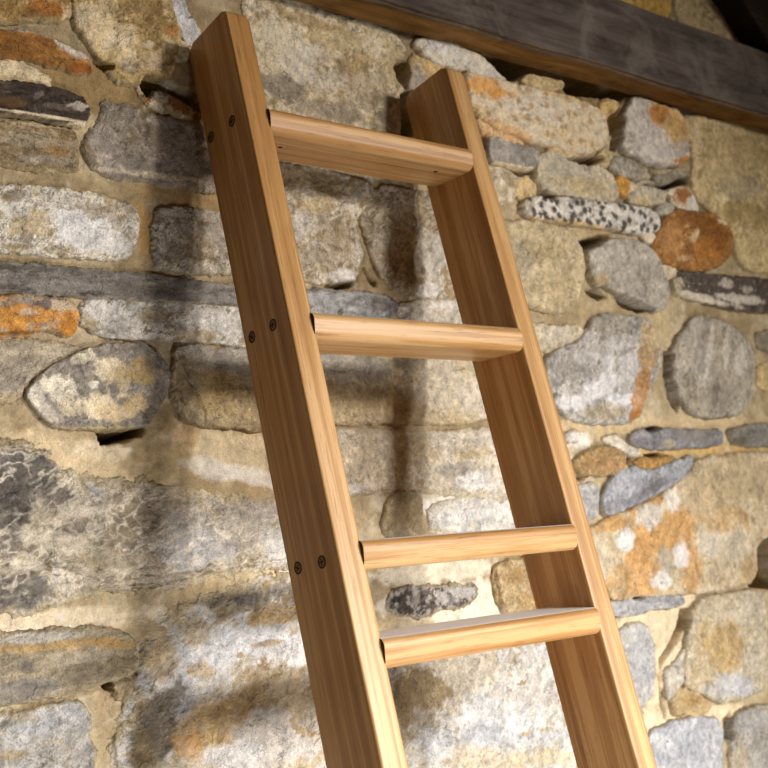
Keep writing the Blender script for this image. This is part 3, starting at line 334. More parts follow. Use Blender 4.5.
  dict(poly=[(-0.1273,2.4669),(-0.036,2.4386),(0.0465,2.4219),(0.1354,2.4279),(0.1948,2.4203),(0.2209,2.3969),(0.2108,2.3674),(0.2006,2.3363),(0.2073,2.3087),(0.2058,2.27),(0.1924,2.2295),(0.1816,2.1899),(0.0258,2.1744),(-0.1118,2.161),(-0.129,2.2439)], pal=['8b7a59','a09070','b0a286','bfb49e','84765e'], gain=1.681, blobs=[(-0.0591,2.2662,(21.01,-5.54,1.57,-39.43),'7c7266',0.85,0.22),(0.0419,2.2404,(13.77,-3.33,3.31,-54.04),'8a8072',0.7,0.22),(0.1512,2.2319,(31.08,-2.95,6.56,-38.16),'8e8472',0.6,0.22),(-0.0248,2.3178,(19.81,-12.77,-8.02,-25.88),'c6bfb2',0.75,0.22),(-0.0733,2.3432,(24.82,-1.81,5.7,-25.61),'c0b69e',0.7,0.22),(0.0933,2.3333,(28.02,-2.48,7.95,-38.29),'8f764c',0.7,0.22),(0.0429,2.3783,(13.88,-5.1,-0.28,-42.76),'a8966e',0.7,0.22),(0.123,2.2924,(19.95,-1.83,5.72,-29.71),'a5977e',0.6,0.22),(0.1868,2.3624,(35.36,-3.44,5.48,-26.02),'a8946a',0.6,0.22),(0.002,2.3966,(16.2,-5.81,-0.08,-86.21),'86714a',0.7,0.22),(0.0358,2.2939,(29.09,-2.43,10.88,-54.78),'b9b2a6',0.6,0.22)], sc=0.022, con=0.85, speck=[('d6d0c6',0.01,0.72,0.6),('6d604a',0.012,0.75,0.6)], prot=0.001, rough=0.0045, edge=0.02, jit=0.003, label='large speckled grey tan block'),
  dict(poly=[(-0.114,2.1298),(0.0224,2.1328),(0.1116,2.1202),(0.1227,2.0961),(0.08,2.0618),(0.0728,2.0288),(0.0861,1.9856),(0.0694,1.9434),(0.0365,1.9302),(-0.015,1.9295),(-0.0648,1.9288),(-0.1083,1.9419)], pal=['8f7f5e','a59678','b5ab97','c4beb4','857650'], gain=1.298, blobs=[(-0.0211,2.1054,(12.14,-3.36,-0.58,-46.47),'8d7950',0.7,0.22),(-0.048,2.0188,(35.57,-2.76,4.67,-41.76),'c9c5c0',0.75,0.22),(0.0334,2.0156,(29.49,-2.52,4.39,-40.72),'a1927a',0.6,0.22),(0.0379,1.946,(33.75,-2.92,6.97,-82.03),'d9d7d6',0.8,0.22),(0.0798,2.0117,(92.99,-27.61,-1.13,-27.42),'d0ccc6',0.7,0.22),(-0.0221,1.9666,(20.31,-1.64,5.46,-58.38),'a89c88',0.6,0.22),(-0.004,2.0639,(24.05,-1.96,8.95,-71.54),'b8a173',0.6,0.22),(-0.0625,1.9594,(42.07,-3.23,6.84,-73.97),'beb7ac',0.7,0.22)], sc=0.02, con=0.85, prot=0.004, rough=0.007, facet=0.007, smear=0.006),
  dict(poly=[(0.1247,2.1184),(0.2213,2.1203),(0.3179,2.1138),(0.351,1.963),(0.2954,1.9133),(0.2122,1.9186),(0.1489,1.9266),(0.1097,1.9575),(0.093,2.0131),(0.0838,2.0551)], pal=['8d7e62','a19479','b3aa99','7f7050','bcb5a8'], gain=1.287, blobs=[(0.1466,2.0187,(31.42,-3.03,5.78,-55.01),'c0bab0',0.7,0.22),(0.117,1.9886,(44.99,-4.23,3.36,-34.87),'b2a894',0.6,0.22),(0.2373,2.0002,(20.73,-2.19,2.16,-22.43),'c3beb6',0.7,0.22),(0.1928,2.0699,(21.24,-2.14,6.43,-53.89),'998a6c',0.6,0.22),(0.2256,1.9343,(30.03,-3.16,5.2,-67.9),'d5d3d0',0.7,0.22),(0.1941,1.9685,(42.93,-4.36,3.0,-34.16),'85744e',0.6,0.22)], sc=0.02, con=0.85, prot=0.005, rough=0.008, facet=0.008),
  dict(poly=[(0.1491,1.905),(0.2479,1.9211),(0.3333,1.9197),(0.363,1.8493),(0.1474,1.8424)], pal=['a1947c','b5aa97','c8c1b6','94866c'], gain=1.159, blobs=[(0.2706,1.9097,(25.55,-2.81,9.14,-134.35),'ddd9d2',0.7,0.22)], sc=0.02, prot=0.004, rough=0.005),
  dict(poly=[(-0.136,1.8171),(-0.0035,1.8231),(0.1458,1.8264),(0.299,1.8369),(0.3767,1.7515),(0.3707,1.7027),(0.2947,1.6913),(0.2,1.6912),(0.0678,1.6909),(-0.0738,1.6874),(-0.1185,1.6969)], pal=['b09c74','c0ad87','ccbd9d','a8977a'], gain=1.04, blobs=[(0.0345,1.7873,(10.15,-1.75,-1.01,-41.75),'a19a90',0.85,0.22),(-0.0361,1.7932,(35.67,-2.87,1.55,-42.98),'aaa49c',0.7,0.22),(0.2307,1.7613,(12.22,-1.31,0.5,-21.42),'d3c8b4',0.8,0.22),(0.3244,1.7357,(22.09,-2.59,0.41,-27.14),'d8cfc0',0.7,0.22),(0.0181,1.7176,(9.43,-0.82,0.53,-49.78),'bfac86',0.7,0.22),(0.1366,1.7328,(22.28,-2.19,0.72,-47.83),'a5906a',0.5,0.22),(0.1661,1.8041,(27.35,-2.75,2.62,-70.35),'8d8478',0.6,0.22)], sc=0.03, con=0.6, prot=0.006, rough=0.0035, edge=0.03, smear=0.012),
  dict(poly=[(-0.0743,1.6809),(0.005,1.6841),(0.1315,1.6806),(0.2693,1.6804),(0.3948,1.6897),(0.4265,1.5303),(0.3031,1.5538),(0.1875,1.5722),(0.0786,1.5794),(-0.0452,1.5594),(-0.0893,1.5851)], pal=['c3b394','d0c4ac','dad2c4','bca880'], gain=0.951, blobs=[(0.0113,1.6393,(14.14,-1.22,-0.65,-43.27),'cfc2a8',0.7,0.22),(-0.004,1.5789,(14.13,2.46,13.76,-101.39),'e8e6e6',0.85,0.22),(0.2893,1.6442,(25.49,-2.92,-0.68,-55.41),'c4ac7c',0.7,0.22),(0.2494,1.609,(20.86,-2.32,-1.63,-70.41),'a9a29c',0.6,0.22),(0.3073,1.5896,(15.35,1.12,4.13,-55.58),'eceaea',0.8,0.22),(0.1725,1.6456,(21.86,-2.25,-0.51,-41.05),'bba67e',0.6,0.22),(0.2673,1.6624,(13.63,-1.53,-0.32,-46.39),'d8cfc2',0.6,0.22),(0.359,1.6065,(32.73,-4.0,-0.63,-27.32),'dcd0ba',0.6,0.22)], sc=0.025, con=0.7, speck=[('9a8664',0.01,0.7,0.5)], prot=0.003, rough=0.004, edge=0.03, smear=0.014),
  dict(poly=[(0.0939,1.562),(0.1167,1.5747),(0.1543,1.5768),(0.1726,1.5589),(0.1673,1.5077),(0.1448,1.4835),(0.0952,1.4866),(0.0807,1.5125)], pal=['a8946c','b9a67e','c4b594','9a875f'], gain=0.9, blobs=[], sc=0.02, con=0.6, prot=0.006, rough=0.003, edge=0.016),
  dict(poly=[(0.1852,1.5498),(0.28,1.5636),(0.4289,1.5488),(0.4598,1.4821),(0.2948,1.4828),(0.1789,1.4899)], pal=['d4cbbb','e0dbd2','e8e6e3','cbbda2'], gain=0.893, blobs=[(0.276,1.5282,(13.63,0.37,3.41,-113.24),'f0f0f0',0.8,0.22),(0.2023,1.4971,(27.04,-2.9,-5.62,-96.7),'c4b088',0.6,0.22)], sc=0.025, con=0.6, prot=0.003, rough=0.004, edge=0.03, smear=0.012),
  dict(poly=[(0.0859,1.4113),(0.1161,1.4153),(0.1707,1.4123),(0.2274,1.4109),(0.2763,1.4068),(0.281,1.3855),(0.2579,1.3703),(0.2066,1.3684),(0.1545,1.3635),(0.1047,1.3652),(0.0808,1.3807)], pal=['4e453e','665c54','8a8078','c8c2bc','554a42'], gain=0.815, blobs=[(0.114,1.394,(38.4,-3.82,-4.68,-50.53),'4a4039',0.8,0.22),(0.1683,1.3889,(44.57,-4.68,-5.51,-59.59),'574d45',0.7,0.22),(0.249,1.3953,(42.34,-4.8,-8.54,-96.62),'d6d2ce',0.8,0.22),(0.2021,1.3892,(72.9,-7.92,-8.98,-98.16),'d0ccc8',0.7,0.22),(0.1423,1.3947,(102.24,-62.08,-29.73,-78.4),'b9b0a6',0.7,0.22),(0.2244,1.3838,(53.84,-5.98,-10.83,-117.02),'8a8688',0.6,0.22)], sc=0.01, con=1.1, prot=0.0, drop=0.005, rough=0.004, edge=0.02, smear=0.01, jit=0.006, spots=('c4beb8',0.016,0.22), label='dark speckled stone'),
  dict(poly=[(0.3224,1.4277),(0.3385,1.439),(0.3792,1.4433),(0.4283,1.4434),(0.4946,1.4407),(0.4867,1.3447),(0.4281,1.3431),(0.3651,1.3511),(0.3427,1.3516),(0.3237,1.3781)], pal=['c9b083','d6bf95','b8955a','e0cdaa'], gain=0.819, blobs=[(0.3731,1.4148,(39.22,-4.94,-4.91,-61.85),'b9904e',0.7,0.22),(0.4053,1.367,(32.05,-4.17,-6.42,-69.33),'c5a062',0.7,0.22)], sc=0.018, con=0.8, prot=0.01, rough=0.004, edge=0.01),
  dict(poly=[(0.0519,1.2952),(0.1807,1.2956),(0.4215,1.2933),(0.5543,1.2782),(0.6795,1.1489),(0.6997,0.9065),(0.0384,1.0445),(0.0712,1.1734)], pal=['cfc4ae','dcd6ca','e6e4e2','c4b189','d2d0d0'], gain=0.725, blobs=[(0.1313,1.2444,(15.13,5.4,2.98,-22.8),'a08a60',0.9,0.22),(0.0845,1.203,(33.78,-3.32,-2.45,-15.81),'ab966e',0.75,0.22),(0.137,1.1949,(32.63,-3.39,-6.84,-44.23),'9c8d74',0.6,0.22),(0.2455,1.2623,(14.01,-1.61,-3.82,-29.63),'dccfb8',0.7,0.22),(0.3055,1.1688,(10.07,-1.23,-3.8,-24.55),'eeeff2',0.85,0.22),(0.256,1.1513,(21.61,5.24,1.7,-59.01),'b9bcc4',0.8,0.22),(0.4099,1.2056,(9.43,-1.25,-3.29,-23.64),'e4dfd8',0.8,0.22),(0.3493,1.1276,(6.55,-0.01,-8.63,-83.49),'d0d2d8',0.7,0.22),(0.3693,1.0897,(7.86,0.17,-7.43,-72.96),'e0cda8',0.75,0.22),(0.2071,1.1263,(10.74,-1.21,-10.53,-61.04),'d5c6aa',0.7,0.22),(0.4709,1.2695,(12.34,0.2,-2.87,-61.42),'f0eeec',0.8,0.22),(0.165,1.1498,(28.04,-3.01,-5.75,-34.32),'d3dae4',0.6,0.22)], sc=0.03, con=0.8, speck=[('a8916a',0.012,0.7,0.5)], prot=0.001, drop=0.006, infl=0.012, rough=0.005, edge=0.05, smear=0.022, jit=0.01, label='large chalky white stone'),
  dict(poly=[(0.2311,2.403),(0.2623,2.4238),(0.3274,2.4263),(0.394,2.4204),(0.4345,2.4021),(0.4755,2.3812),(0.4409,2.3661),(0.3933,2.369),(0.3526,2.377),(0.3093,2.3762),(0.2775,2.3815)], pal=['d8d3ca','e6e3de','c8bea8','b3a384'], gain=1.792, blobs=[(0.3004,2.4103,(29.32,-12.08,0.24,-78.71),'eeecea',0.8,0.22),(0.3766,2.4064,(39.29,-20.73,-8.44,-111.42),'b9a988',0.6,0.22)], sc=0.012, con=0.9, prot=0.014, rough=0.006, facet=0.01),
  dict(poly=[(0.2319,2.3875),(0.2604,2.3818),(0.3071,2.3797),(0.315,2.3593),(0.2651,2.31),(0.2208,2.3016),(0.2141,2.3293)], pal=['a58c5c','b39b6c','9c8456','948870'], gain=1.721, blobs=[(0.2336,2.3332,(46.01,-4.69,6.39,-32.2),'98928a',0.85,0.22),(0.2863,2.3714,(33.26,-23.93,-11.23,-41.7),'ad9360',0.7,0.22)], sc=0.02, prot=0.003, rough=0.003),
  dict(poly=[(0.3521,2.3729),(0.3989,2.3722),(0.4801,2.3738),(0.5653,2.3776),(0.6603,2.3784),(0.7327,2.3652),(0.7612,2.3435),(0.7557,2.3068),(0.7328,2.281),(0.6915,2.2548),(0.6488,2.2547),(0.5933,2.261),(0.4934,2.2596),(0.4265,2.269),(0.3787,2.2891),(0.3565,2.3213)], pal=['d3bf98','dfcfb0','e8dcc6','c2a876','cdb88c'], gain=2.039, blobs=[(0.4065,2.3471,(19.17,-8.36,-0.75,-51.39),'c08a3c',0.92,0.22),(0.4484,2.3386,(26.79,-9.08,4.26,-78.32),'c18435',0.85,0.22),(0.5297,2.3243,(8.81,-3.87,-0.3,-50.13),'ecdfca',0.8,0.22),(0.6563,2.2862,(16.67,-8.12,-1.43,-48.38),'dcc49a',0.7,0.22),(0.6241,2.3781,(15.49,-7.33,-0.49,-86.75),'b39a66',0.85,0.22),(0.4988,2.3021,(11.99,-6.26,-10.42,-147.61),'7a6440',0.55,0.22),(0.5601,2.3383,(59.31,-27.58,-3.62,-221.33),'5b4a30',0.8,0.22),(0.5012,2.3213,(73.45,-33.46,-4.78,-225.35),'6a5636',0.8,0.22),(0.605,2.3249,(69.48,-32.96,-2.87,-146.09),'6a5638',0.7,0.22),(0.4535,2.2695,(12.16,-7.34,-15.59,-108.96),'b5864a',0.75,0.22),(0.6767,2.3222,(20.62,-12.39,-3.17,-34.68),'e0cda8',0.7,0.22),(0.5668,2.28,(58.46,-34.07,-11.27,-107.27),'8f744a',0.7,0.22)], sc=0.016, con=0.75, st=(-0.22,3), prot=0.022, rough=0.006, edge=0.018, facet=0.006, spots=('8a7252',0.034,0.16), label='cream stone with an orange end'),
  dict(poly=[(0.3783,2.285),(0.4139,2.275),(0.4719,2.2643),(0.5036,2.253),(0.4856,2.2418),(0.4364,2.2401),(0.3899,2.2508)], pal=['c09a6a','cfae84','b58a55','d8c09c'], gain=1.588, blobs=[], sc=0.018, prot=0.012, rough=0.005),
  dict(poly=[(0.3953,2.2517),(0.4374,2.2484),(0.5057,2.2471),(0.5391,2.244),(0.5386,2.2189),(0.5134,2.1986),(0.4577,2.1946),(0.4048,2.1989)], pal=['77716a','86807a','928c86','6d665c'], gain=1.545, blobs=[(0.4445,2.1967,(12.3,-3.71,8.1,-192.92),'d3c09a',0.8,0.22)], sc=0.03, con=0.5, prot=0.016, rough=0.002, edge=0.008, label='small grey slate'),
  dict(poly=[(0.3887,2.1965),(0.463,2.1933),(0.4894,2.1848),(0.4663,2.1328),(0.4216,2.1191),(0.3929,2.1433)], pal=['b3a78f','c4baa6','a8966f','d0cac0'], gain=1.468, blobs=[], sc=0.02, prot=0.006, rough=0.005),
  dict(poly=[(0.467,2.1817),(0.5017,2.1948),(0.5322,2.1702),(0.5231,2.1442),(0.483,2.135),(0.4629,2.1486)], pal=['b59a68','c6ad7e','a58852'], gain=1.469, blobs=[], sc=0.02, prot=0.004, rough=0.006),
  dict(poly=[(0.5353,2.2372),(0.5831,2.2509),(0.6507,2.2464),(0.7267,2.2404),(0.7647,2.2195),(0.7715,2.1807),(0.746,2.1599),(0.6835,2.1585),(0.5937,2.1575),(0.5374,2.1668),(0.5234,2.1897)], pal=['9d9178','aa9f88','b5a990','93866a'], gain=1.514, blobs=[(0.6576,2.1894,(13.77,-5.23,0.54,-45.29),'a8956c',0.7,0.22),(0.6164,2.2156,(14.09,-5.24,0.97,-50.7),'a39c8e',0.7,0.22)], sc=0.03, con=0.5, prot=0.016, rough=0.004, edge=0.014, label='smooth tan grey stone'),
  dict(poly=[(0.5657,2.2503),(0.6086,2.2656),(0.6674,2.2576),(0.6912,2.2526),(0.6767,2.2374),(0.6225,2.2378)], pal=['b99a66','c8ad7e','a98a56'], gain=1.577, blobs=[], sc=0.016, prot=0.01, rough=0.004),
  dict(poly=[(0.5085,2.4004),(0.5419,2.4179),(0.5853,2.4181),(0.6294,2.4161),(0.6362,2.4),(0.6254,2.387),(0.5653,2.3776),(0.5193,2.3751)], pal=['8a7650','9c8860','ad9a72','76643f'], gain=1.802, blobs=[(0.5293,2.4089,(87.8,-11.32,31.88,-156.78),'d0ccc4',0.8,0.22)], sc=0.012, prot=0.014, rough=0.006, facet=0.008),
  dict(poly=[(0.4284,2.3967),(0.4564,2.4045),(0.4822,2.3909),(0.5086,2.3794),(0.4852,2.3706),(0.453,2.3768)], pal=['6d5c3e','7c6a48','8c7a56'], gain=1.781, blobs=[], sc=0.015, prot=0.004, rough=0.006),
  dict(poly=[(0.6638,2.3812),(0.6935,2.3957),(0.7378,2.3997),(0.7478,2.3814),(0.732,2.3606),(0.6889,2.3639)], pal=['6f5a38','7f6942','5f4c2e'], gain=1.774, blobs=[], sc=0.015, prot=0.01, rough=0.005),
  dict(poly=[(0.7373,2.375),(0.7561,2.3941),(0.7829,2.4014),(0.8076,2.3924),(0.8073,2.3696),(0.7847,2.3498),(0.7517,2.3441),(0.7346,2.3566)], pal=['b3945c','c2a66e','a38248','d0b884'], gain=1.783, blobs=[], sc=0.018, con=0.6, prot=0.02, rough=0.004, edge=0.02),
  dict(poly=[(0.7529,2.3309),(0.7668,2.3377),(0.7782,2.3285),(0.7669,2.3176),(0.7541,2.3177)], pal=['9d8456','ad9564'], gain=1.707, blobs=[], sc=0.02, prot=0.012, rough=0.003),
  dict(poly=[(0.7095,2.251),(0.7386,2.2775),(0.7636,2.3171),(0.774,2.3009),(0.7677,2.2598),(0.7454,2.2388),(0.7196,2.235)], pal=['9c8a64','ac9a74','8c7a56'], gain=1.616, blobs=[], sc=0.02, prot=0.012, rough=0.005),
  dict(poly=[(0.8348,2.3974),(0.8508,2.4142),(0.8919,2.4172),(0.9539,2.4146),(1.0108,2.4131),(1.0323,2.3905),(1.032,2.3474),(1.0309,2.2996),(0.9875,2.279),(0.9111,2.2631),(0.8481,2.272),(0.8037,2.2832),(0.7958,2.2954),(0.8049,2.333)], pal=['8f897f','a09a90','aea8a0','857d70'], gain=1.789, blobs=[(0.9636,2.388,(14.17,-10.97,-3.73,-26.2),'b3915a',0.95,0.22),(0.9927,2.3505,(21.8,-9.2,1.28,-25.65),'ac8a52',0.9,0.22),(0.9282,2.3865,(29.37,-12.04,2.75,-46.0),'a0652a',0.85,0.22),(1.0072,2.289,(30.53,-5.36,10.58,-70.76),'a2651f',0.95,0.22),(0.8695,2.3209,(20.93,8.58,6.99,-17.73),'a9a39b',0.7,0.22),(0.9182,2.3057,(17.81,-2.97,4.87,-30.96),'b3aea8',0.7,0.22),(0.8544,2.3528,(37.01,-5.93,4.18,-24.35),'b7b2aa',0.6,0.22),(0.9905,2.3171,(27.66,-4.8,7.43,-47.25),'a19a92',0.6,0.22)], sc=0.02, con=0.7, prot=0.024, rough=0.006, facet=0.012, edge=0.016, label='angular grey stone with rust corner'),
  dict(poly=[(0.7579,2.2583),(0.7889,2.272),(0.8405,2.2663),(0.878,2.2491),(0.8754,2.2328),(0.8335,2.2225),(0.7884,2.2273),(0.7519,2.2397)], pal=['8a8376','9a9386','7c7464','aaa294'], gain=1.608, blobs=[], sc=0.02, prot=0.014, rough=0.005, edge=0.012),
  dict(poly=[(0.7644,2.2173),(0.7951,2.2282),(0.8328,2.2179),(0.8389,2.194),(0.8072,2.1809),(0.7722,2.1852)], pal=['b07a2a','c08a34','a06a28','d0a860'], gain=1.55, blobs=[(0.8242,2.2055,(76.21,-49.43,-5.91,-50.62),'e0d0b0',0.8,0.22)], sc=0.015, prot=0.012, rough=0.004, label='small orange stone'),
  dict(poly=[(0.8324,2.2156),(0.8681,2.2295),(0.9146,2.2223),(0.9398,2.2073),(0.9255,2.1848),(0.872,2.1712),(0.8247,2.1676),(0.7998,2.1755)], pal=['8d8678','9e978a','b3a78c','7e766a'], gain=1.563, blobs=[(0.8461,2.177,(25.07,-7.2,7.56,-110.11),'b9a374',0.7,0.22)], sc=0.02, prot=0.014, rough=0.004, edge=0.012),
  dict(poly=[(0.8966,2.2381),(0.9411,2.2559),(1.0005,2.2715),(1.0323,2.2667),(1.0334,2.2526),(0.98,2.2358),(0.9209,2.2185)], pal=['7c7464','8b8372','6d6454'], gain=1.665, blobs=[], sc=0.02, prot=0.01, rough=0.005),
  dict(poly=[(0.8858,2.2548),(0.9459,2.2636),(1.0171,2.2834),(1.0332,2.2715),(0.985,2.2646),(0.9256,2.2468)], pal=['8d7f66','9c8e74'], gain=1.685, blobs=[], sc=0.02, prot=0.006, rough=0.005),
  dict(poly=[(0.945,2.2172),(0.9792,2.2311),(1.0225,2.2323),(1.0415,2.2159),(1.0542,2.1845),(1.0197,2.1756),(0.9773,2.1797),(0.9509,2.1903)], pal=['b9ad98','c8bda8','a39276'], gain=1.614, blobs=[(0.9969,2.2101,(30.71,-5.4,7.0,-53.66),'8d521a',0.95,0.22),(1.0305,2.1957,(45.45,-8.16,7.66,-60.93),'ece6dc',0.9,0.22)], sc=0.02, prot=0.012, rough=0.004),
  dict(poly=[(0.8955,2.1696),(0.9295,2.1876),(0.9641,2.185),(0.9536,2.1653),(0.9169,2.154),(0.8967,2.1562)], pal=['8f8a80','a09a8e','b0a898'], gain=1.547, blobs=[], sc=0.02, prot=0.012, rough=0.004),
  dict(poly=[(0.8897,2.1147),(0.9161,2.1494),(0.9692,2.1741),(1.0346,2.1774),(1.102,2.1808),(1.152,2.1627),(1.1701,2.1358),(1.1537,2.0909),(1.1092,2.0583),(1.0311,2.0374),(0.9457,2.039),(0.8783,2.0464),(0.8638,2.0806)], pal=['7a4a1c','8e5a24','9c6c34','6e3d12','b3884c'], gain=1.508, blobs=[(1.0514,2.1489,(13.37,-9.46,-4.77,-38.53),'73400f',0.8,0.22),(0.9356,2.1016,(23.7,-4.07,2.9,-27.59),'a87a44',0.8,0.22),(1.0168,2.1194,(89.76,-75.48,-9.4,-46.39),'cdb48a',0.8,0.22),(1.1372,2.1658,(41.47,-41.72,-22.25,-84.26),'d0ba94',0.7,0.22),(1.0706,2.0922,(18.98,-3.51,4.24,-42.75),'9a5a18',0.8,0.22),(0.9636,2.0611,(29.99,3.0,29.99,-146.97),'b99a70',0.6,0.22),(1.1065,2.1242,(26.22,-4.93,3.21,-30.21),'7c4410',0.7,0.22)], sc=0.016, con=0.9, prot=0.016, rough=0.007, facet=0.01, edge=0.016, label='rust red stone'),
  dict(poly=[(1.0425,2.4067),(1.1007,2.4195),(1.2385,2.4263),(1.5552,2.4543),(1.468,2.065),(1.2249,2.0542),(1.1755,2.0834),(1.1781,2.1367),(1.1381,2.1707),(1.0682,2.2004),(1.0383,2.2391),(1.0573,2.3036),(1.0471,2.3499)], pal=['8b784e','9a875c','a8956a','b3a27a','80704a'], gain=1.751, blobs=[(1.2013,2.4199,(5.69,-2.56,4.93,-77.34),'b7a27a',0.8,0.22),(1.0668,2.2335,(38.24,-6.97,5.64,-42.16),'c0a878',0.8,0.22),(1.0694,2.3295,(67.73,-17.52,1.52,-12.27),'c4ae84',0.8,0.22),(1.245,2.3571,(7.05,-1.39,3.15,-20.05),'a08c60',0.6,0.22),(1.2044,2.2519,(10.28,-2.01,3.9,-29.16),'8f826a',0.6,0.22),(1.2535,2.1965,(8.16,-3.86,0.39,-32.66),'84703f',0.7,0.22),(1.1538,2.2938,(21.3,-4.04,4.27,-29.37),'ae9c74',0.6,0.22),(1.2359,2.1087,(10.14,-2.04,2.55,-25.72),'a8966a',0.6,0.22),(1.1485,2.225,(51.61,-9.82,10.69,-82.74),'cdb98e',0.8,0.22)], sc=0.022, con=0.7, speck=[('c8b68e',0.014,0.65,0.6),('6f5e3a',0.016,0.7,0.5)], prot=0.008, rough=0.005, edge=0.02, label='big tan block under the beam'),
  dict(poly=[(0.4794,2.1284),(0.5123,2.1469),(0.5934,2.1554),(0.7144,2.1581),(0.8307,2.1639),(0.8936,2.1581),(0.899,2.1293),(0.8859,2.1121),(0.834,2.102),(0.7061,2.1032),(0.5857,2.1001),(0.506,2.0991),(0.477,2.1099)], pal=['d9d5cf','e6e3df','cfc9c0','b8b0a4','8a8176'], gain=1.431, blobs=[(0.4926,2.124,(60.05,-7.74,7.66,-61.48),'9d9684',0.8,0.22),(0.6367,2.1483,(33.19,-4.73,14.9,-117.96),'6a625a',0.7,0.22),(0.586,2.1022,(8.43,-2.36,9.56,-236.48),'c9a968',0.8,0.22),(0.6749,2.0997,(10.8,-3.15,8.97,-231.07),'cbb078',0.8,0.22)], sc=0.014, con=0.8, spots=('3a3432',0.022,0.26), prot=0.02, rough=0.005, edge=0.012, facet=0.004, label='white stone with black speckles'),
  dict(poly=[(0.6514,2.0633),(0.7016,2.0727),(0.7668,2.0882),(0.831,2.0839),(0.8744,2.0639),(0.8944,2.0211),(0.9082,1.982),(0.8883,1.9451),(0.8528,1.934),(0.815,1.9446),(0.7623,1.9582),(0.7117,1.9757),(0.6634,1.9803),(0.6556,2.009)], pal=['968f82','a59e92','b0a99d','887f70'], gain=1.307, blobs=[(0.7585,2.0353,(12.97,-5.26,-1.05,-37.44),'aaa498',0.7,0.22),(0.8159,1.9903,(21.57,-3.5,2.28,-28.76),'9c958a',0.7,0.22),(0.713,2.0461,(22.74,-3.44,5.65,-58.57),'b3aca0',0.6,0.22),(0.6831,1.9903,(40.67,-6.07,6.51,-79.17),'b59a68',0.7,0.22)], sc=0.02, con=0.7, prot=0.02, rough=0.004, edge=0.014, label='grey wedge shaped stone'),
  dict(poly=[(0.8351,2.1087),(0.8637,2.1208),(0.8874,2.101),(0.8645,2.0852),(0.8422,2.0917)], pal=['c4b79c','d3c8b0','a8946c'], gain=1.448, blobs=[], sc=0.02, prot=0.012, rough=0.004),
  dict(poly=[(0.8775,2.0419),(0.9183,2.0411),(0.9529,2.0397),(0.9347,2.0155),(0.899,2.0081),(0.8806,2.0199)], pal=['b3a384','c4b598','9c8a68'], gain=1.365, blobs=[], sc=0.02, prot=0.01, rough=0.004),
  dict(poly=[(0.4118,2.0821),(0.4724,2.0952),(0.5509,2.0982),(0.6248,2.0857),(0.6472,2.0544),(0.6482,2.0),(0.6229,1.9481),(0.5834,1.9167),(0.5316,1.9134),(0.4724,1.9254),(0.4219,1.9493)], pal=['a8956e','b5a37e','c0b08e','9a8862'], gain=1.283, blobs=[(0.4961,2.0655,(14.79,-1.92,5.34,-49.51),'b7a682',0.7,0.22),(0.5664,1.9603,(19.11,-2.64,2.69,-35.17),'b3a079',0.7,0.22),(0.4618,2.0119,(26.09,-3.32,2.36,-25.2),'9c927e',0.6,0.22),(0.5345,2.039,(21.87,-2.93,4.88,-49.16),'a08c62',0.6,0.22)], sc=0.025, con=0.6, speck=[('8a7852',0.014,0.7,0.4)], prot=0.009, rough=0.004, edge=0.025, label='rounded tan stone beside the right rail'),
  dict(poly=[(0.9226,2.0055),(0.9548,2.0308),(1.0306,2.035),(1.1239,2.036),(1.4913,2.0516),(1.4725,1.9687),(1.1854,1.9553),(1.0723,1.962),(0.9828,1.9695),(0.9354,1.9796)], pal=['463d36','564c44','40372f','6a6058'], gain=1.391, blobs=[(1.0196,1.9744,(7.91,-4.0,-6.73,-104.43),'cfc4b0',0.85,0.22),(1.1713,1.9829,(10.54,-4.43,-1.24,-82.2),'c4bcb0',0.8,0.22),(1.1164,2.0165,(43.69,-8.34,6.81,-85.16),'b9b0a4',0.7,0.22),(1.196,2.0085,(50.55,-10.05,8.0,-104.58),'a39a8e',0.7,0.22),(0.9351,1.9975,(57.67,-25.19,-1.55,-43.11),'b0a48a',0.8,0.22)], sc=0.02, con=0.8, speck=[('c9c2b6',0.012,0.55,0.8)], prot=0.014, rough=0.004, edge=0.014, label='dark slab flecked with white'),
  dict(poly=[(0.4678,1.8897),(0.5565,1.8888),(0.6208,1.8925),(0.6353,1.8707),(0.5797,1.8497),(0.5152,1.8329),(0.4825,1.8354)], pal=['b8a683','c6b594','cfc4ae','a8956e'], gain=1.139, blobs=[(0.5537,1.8685,(21.73,-3.0,3.19,-62.38),'c9bfae',0.7,0.22)], sc=0.02, con=0.7, prot=0.004, rough=0.004, smear=0.008),
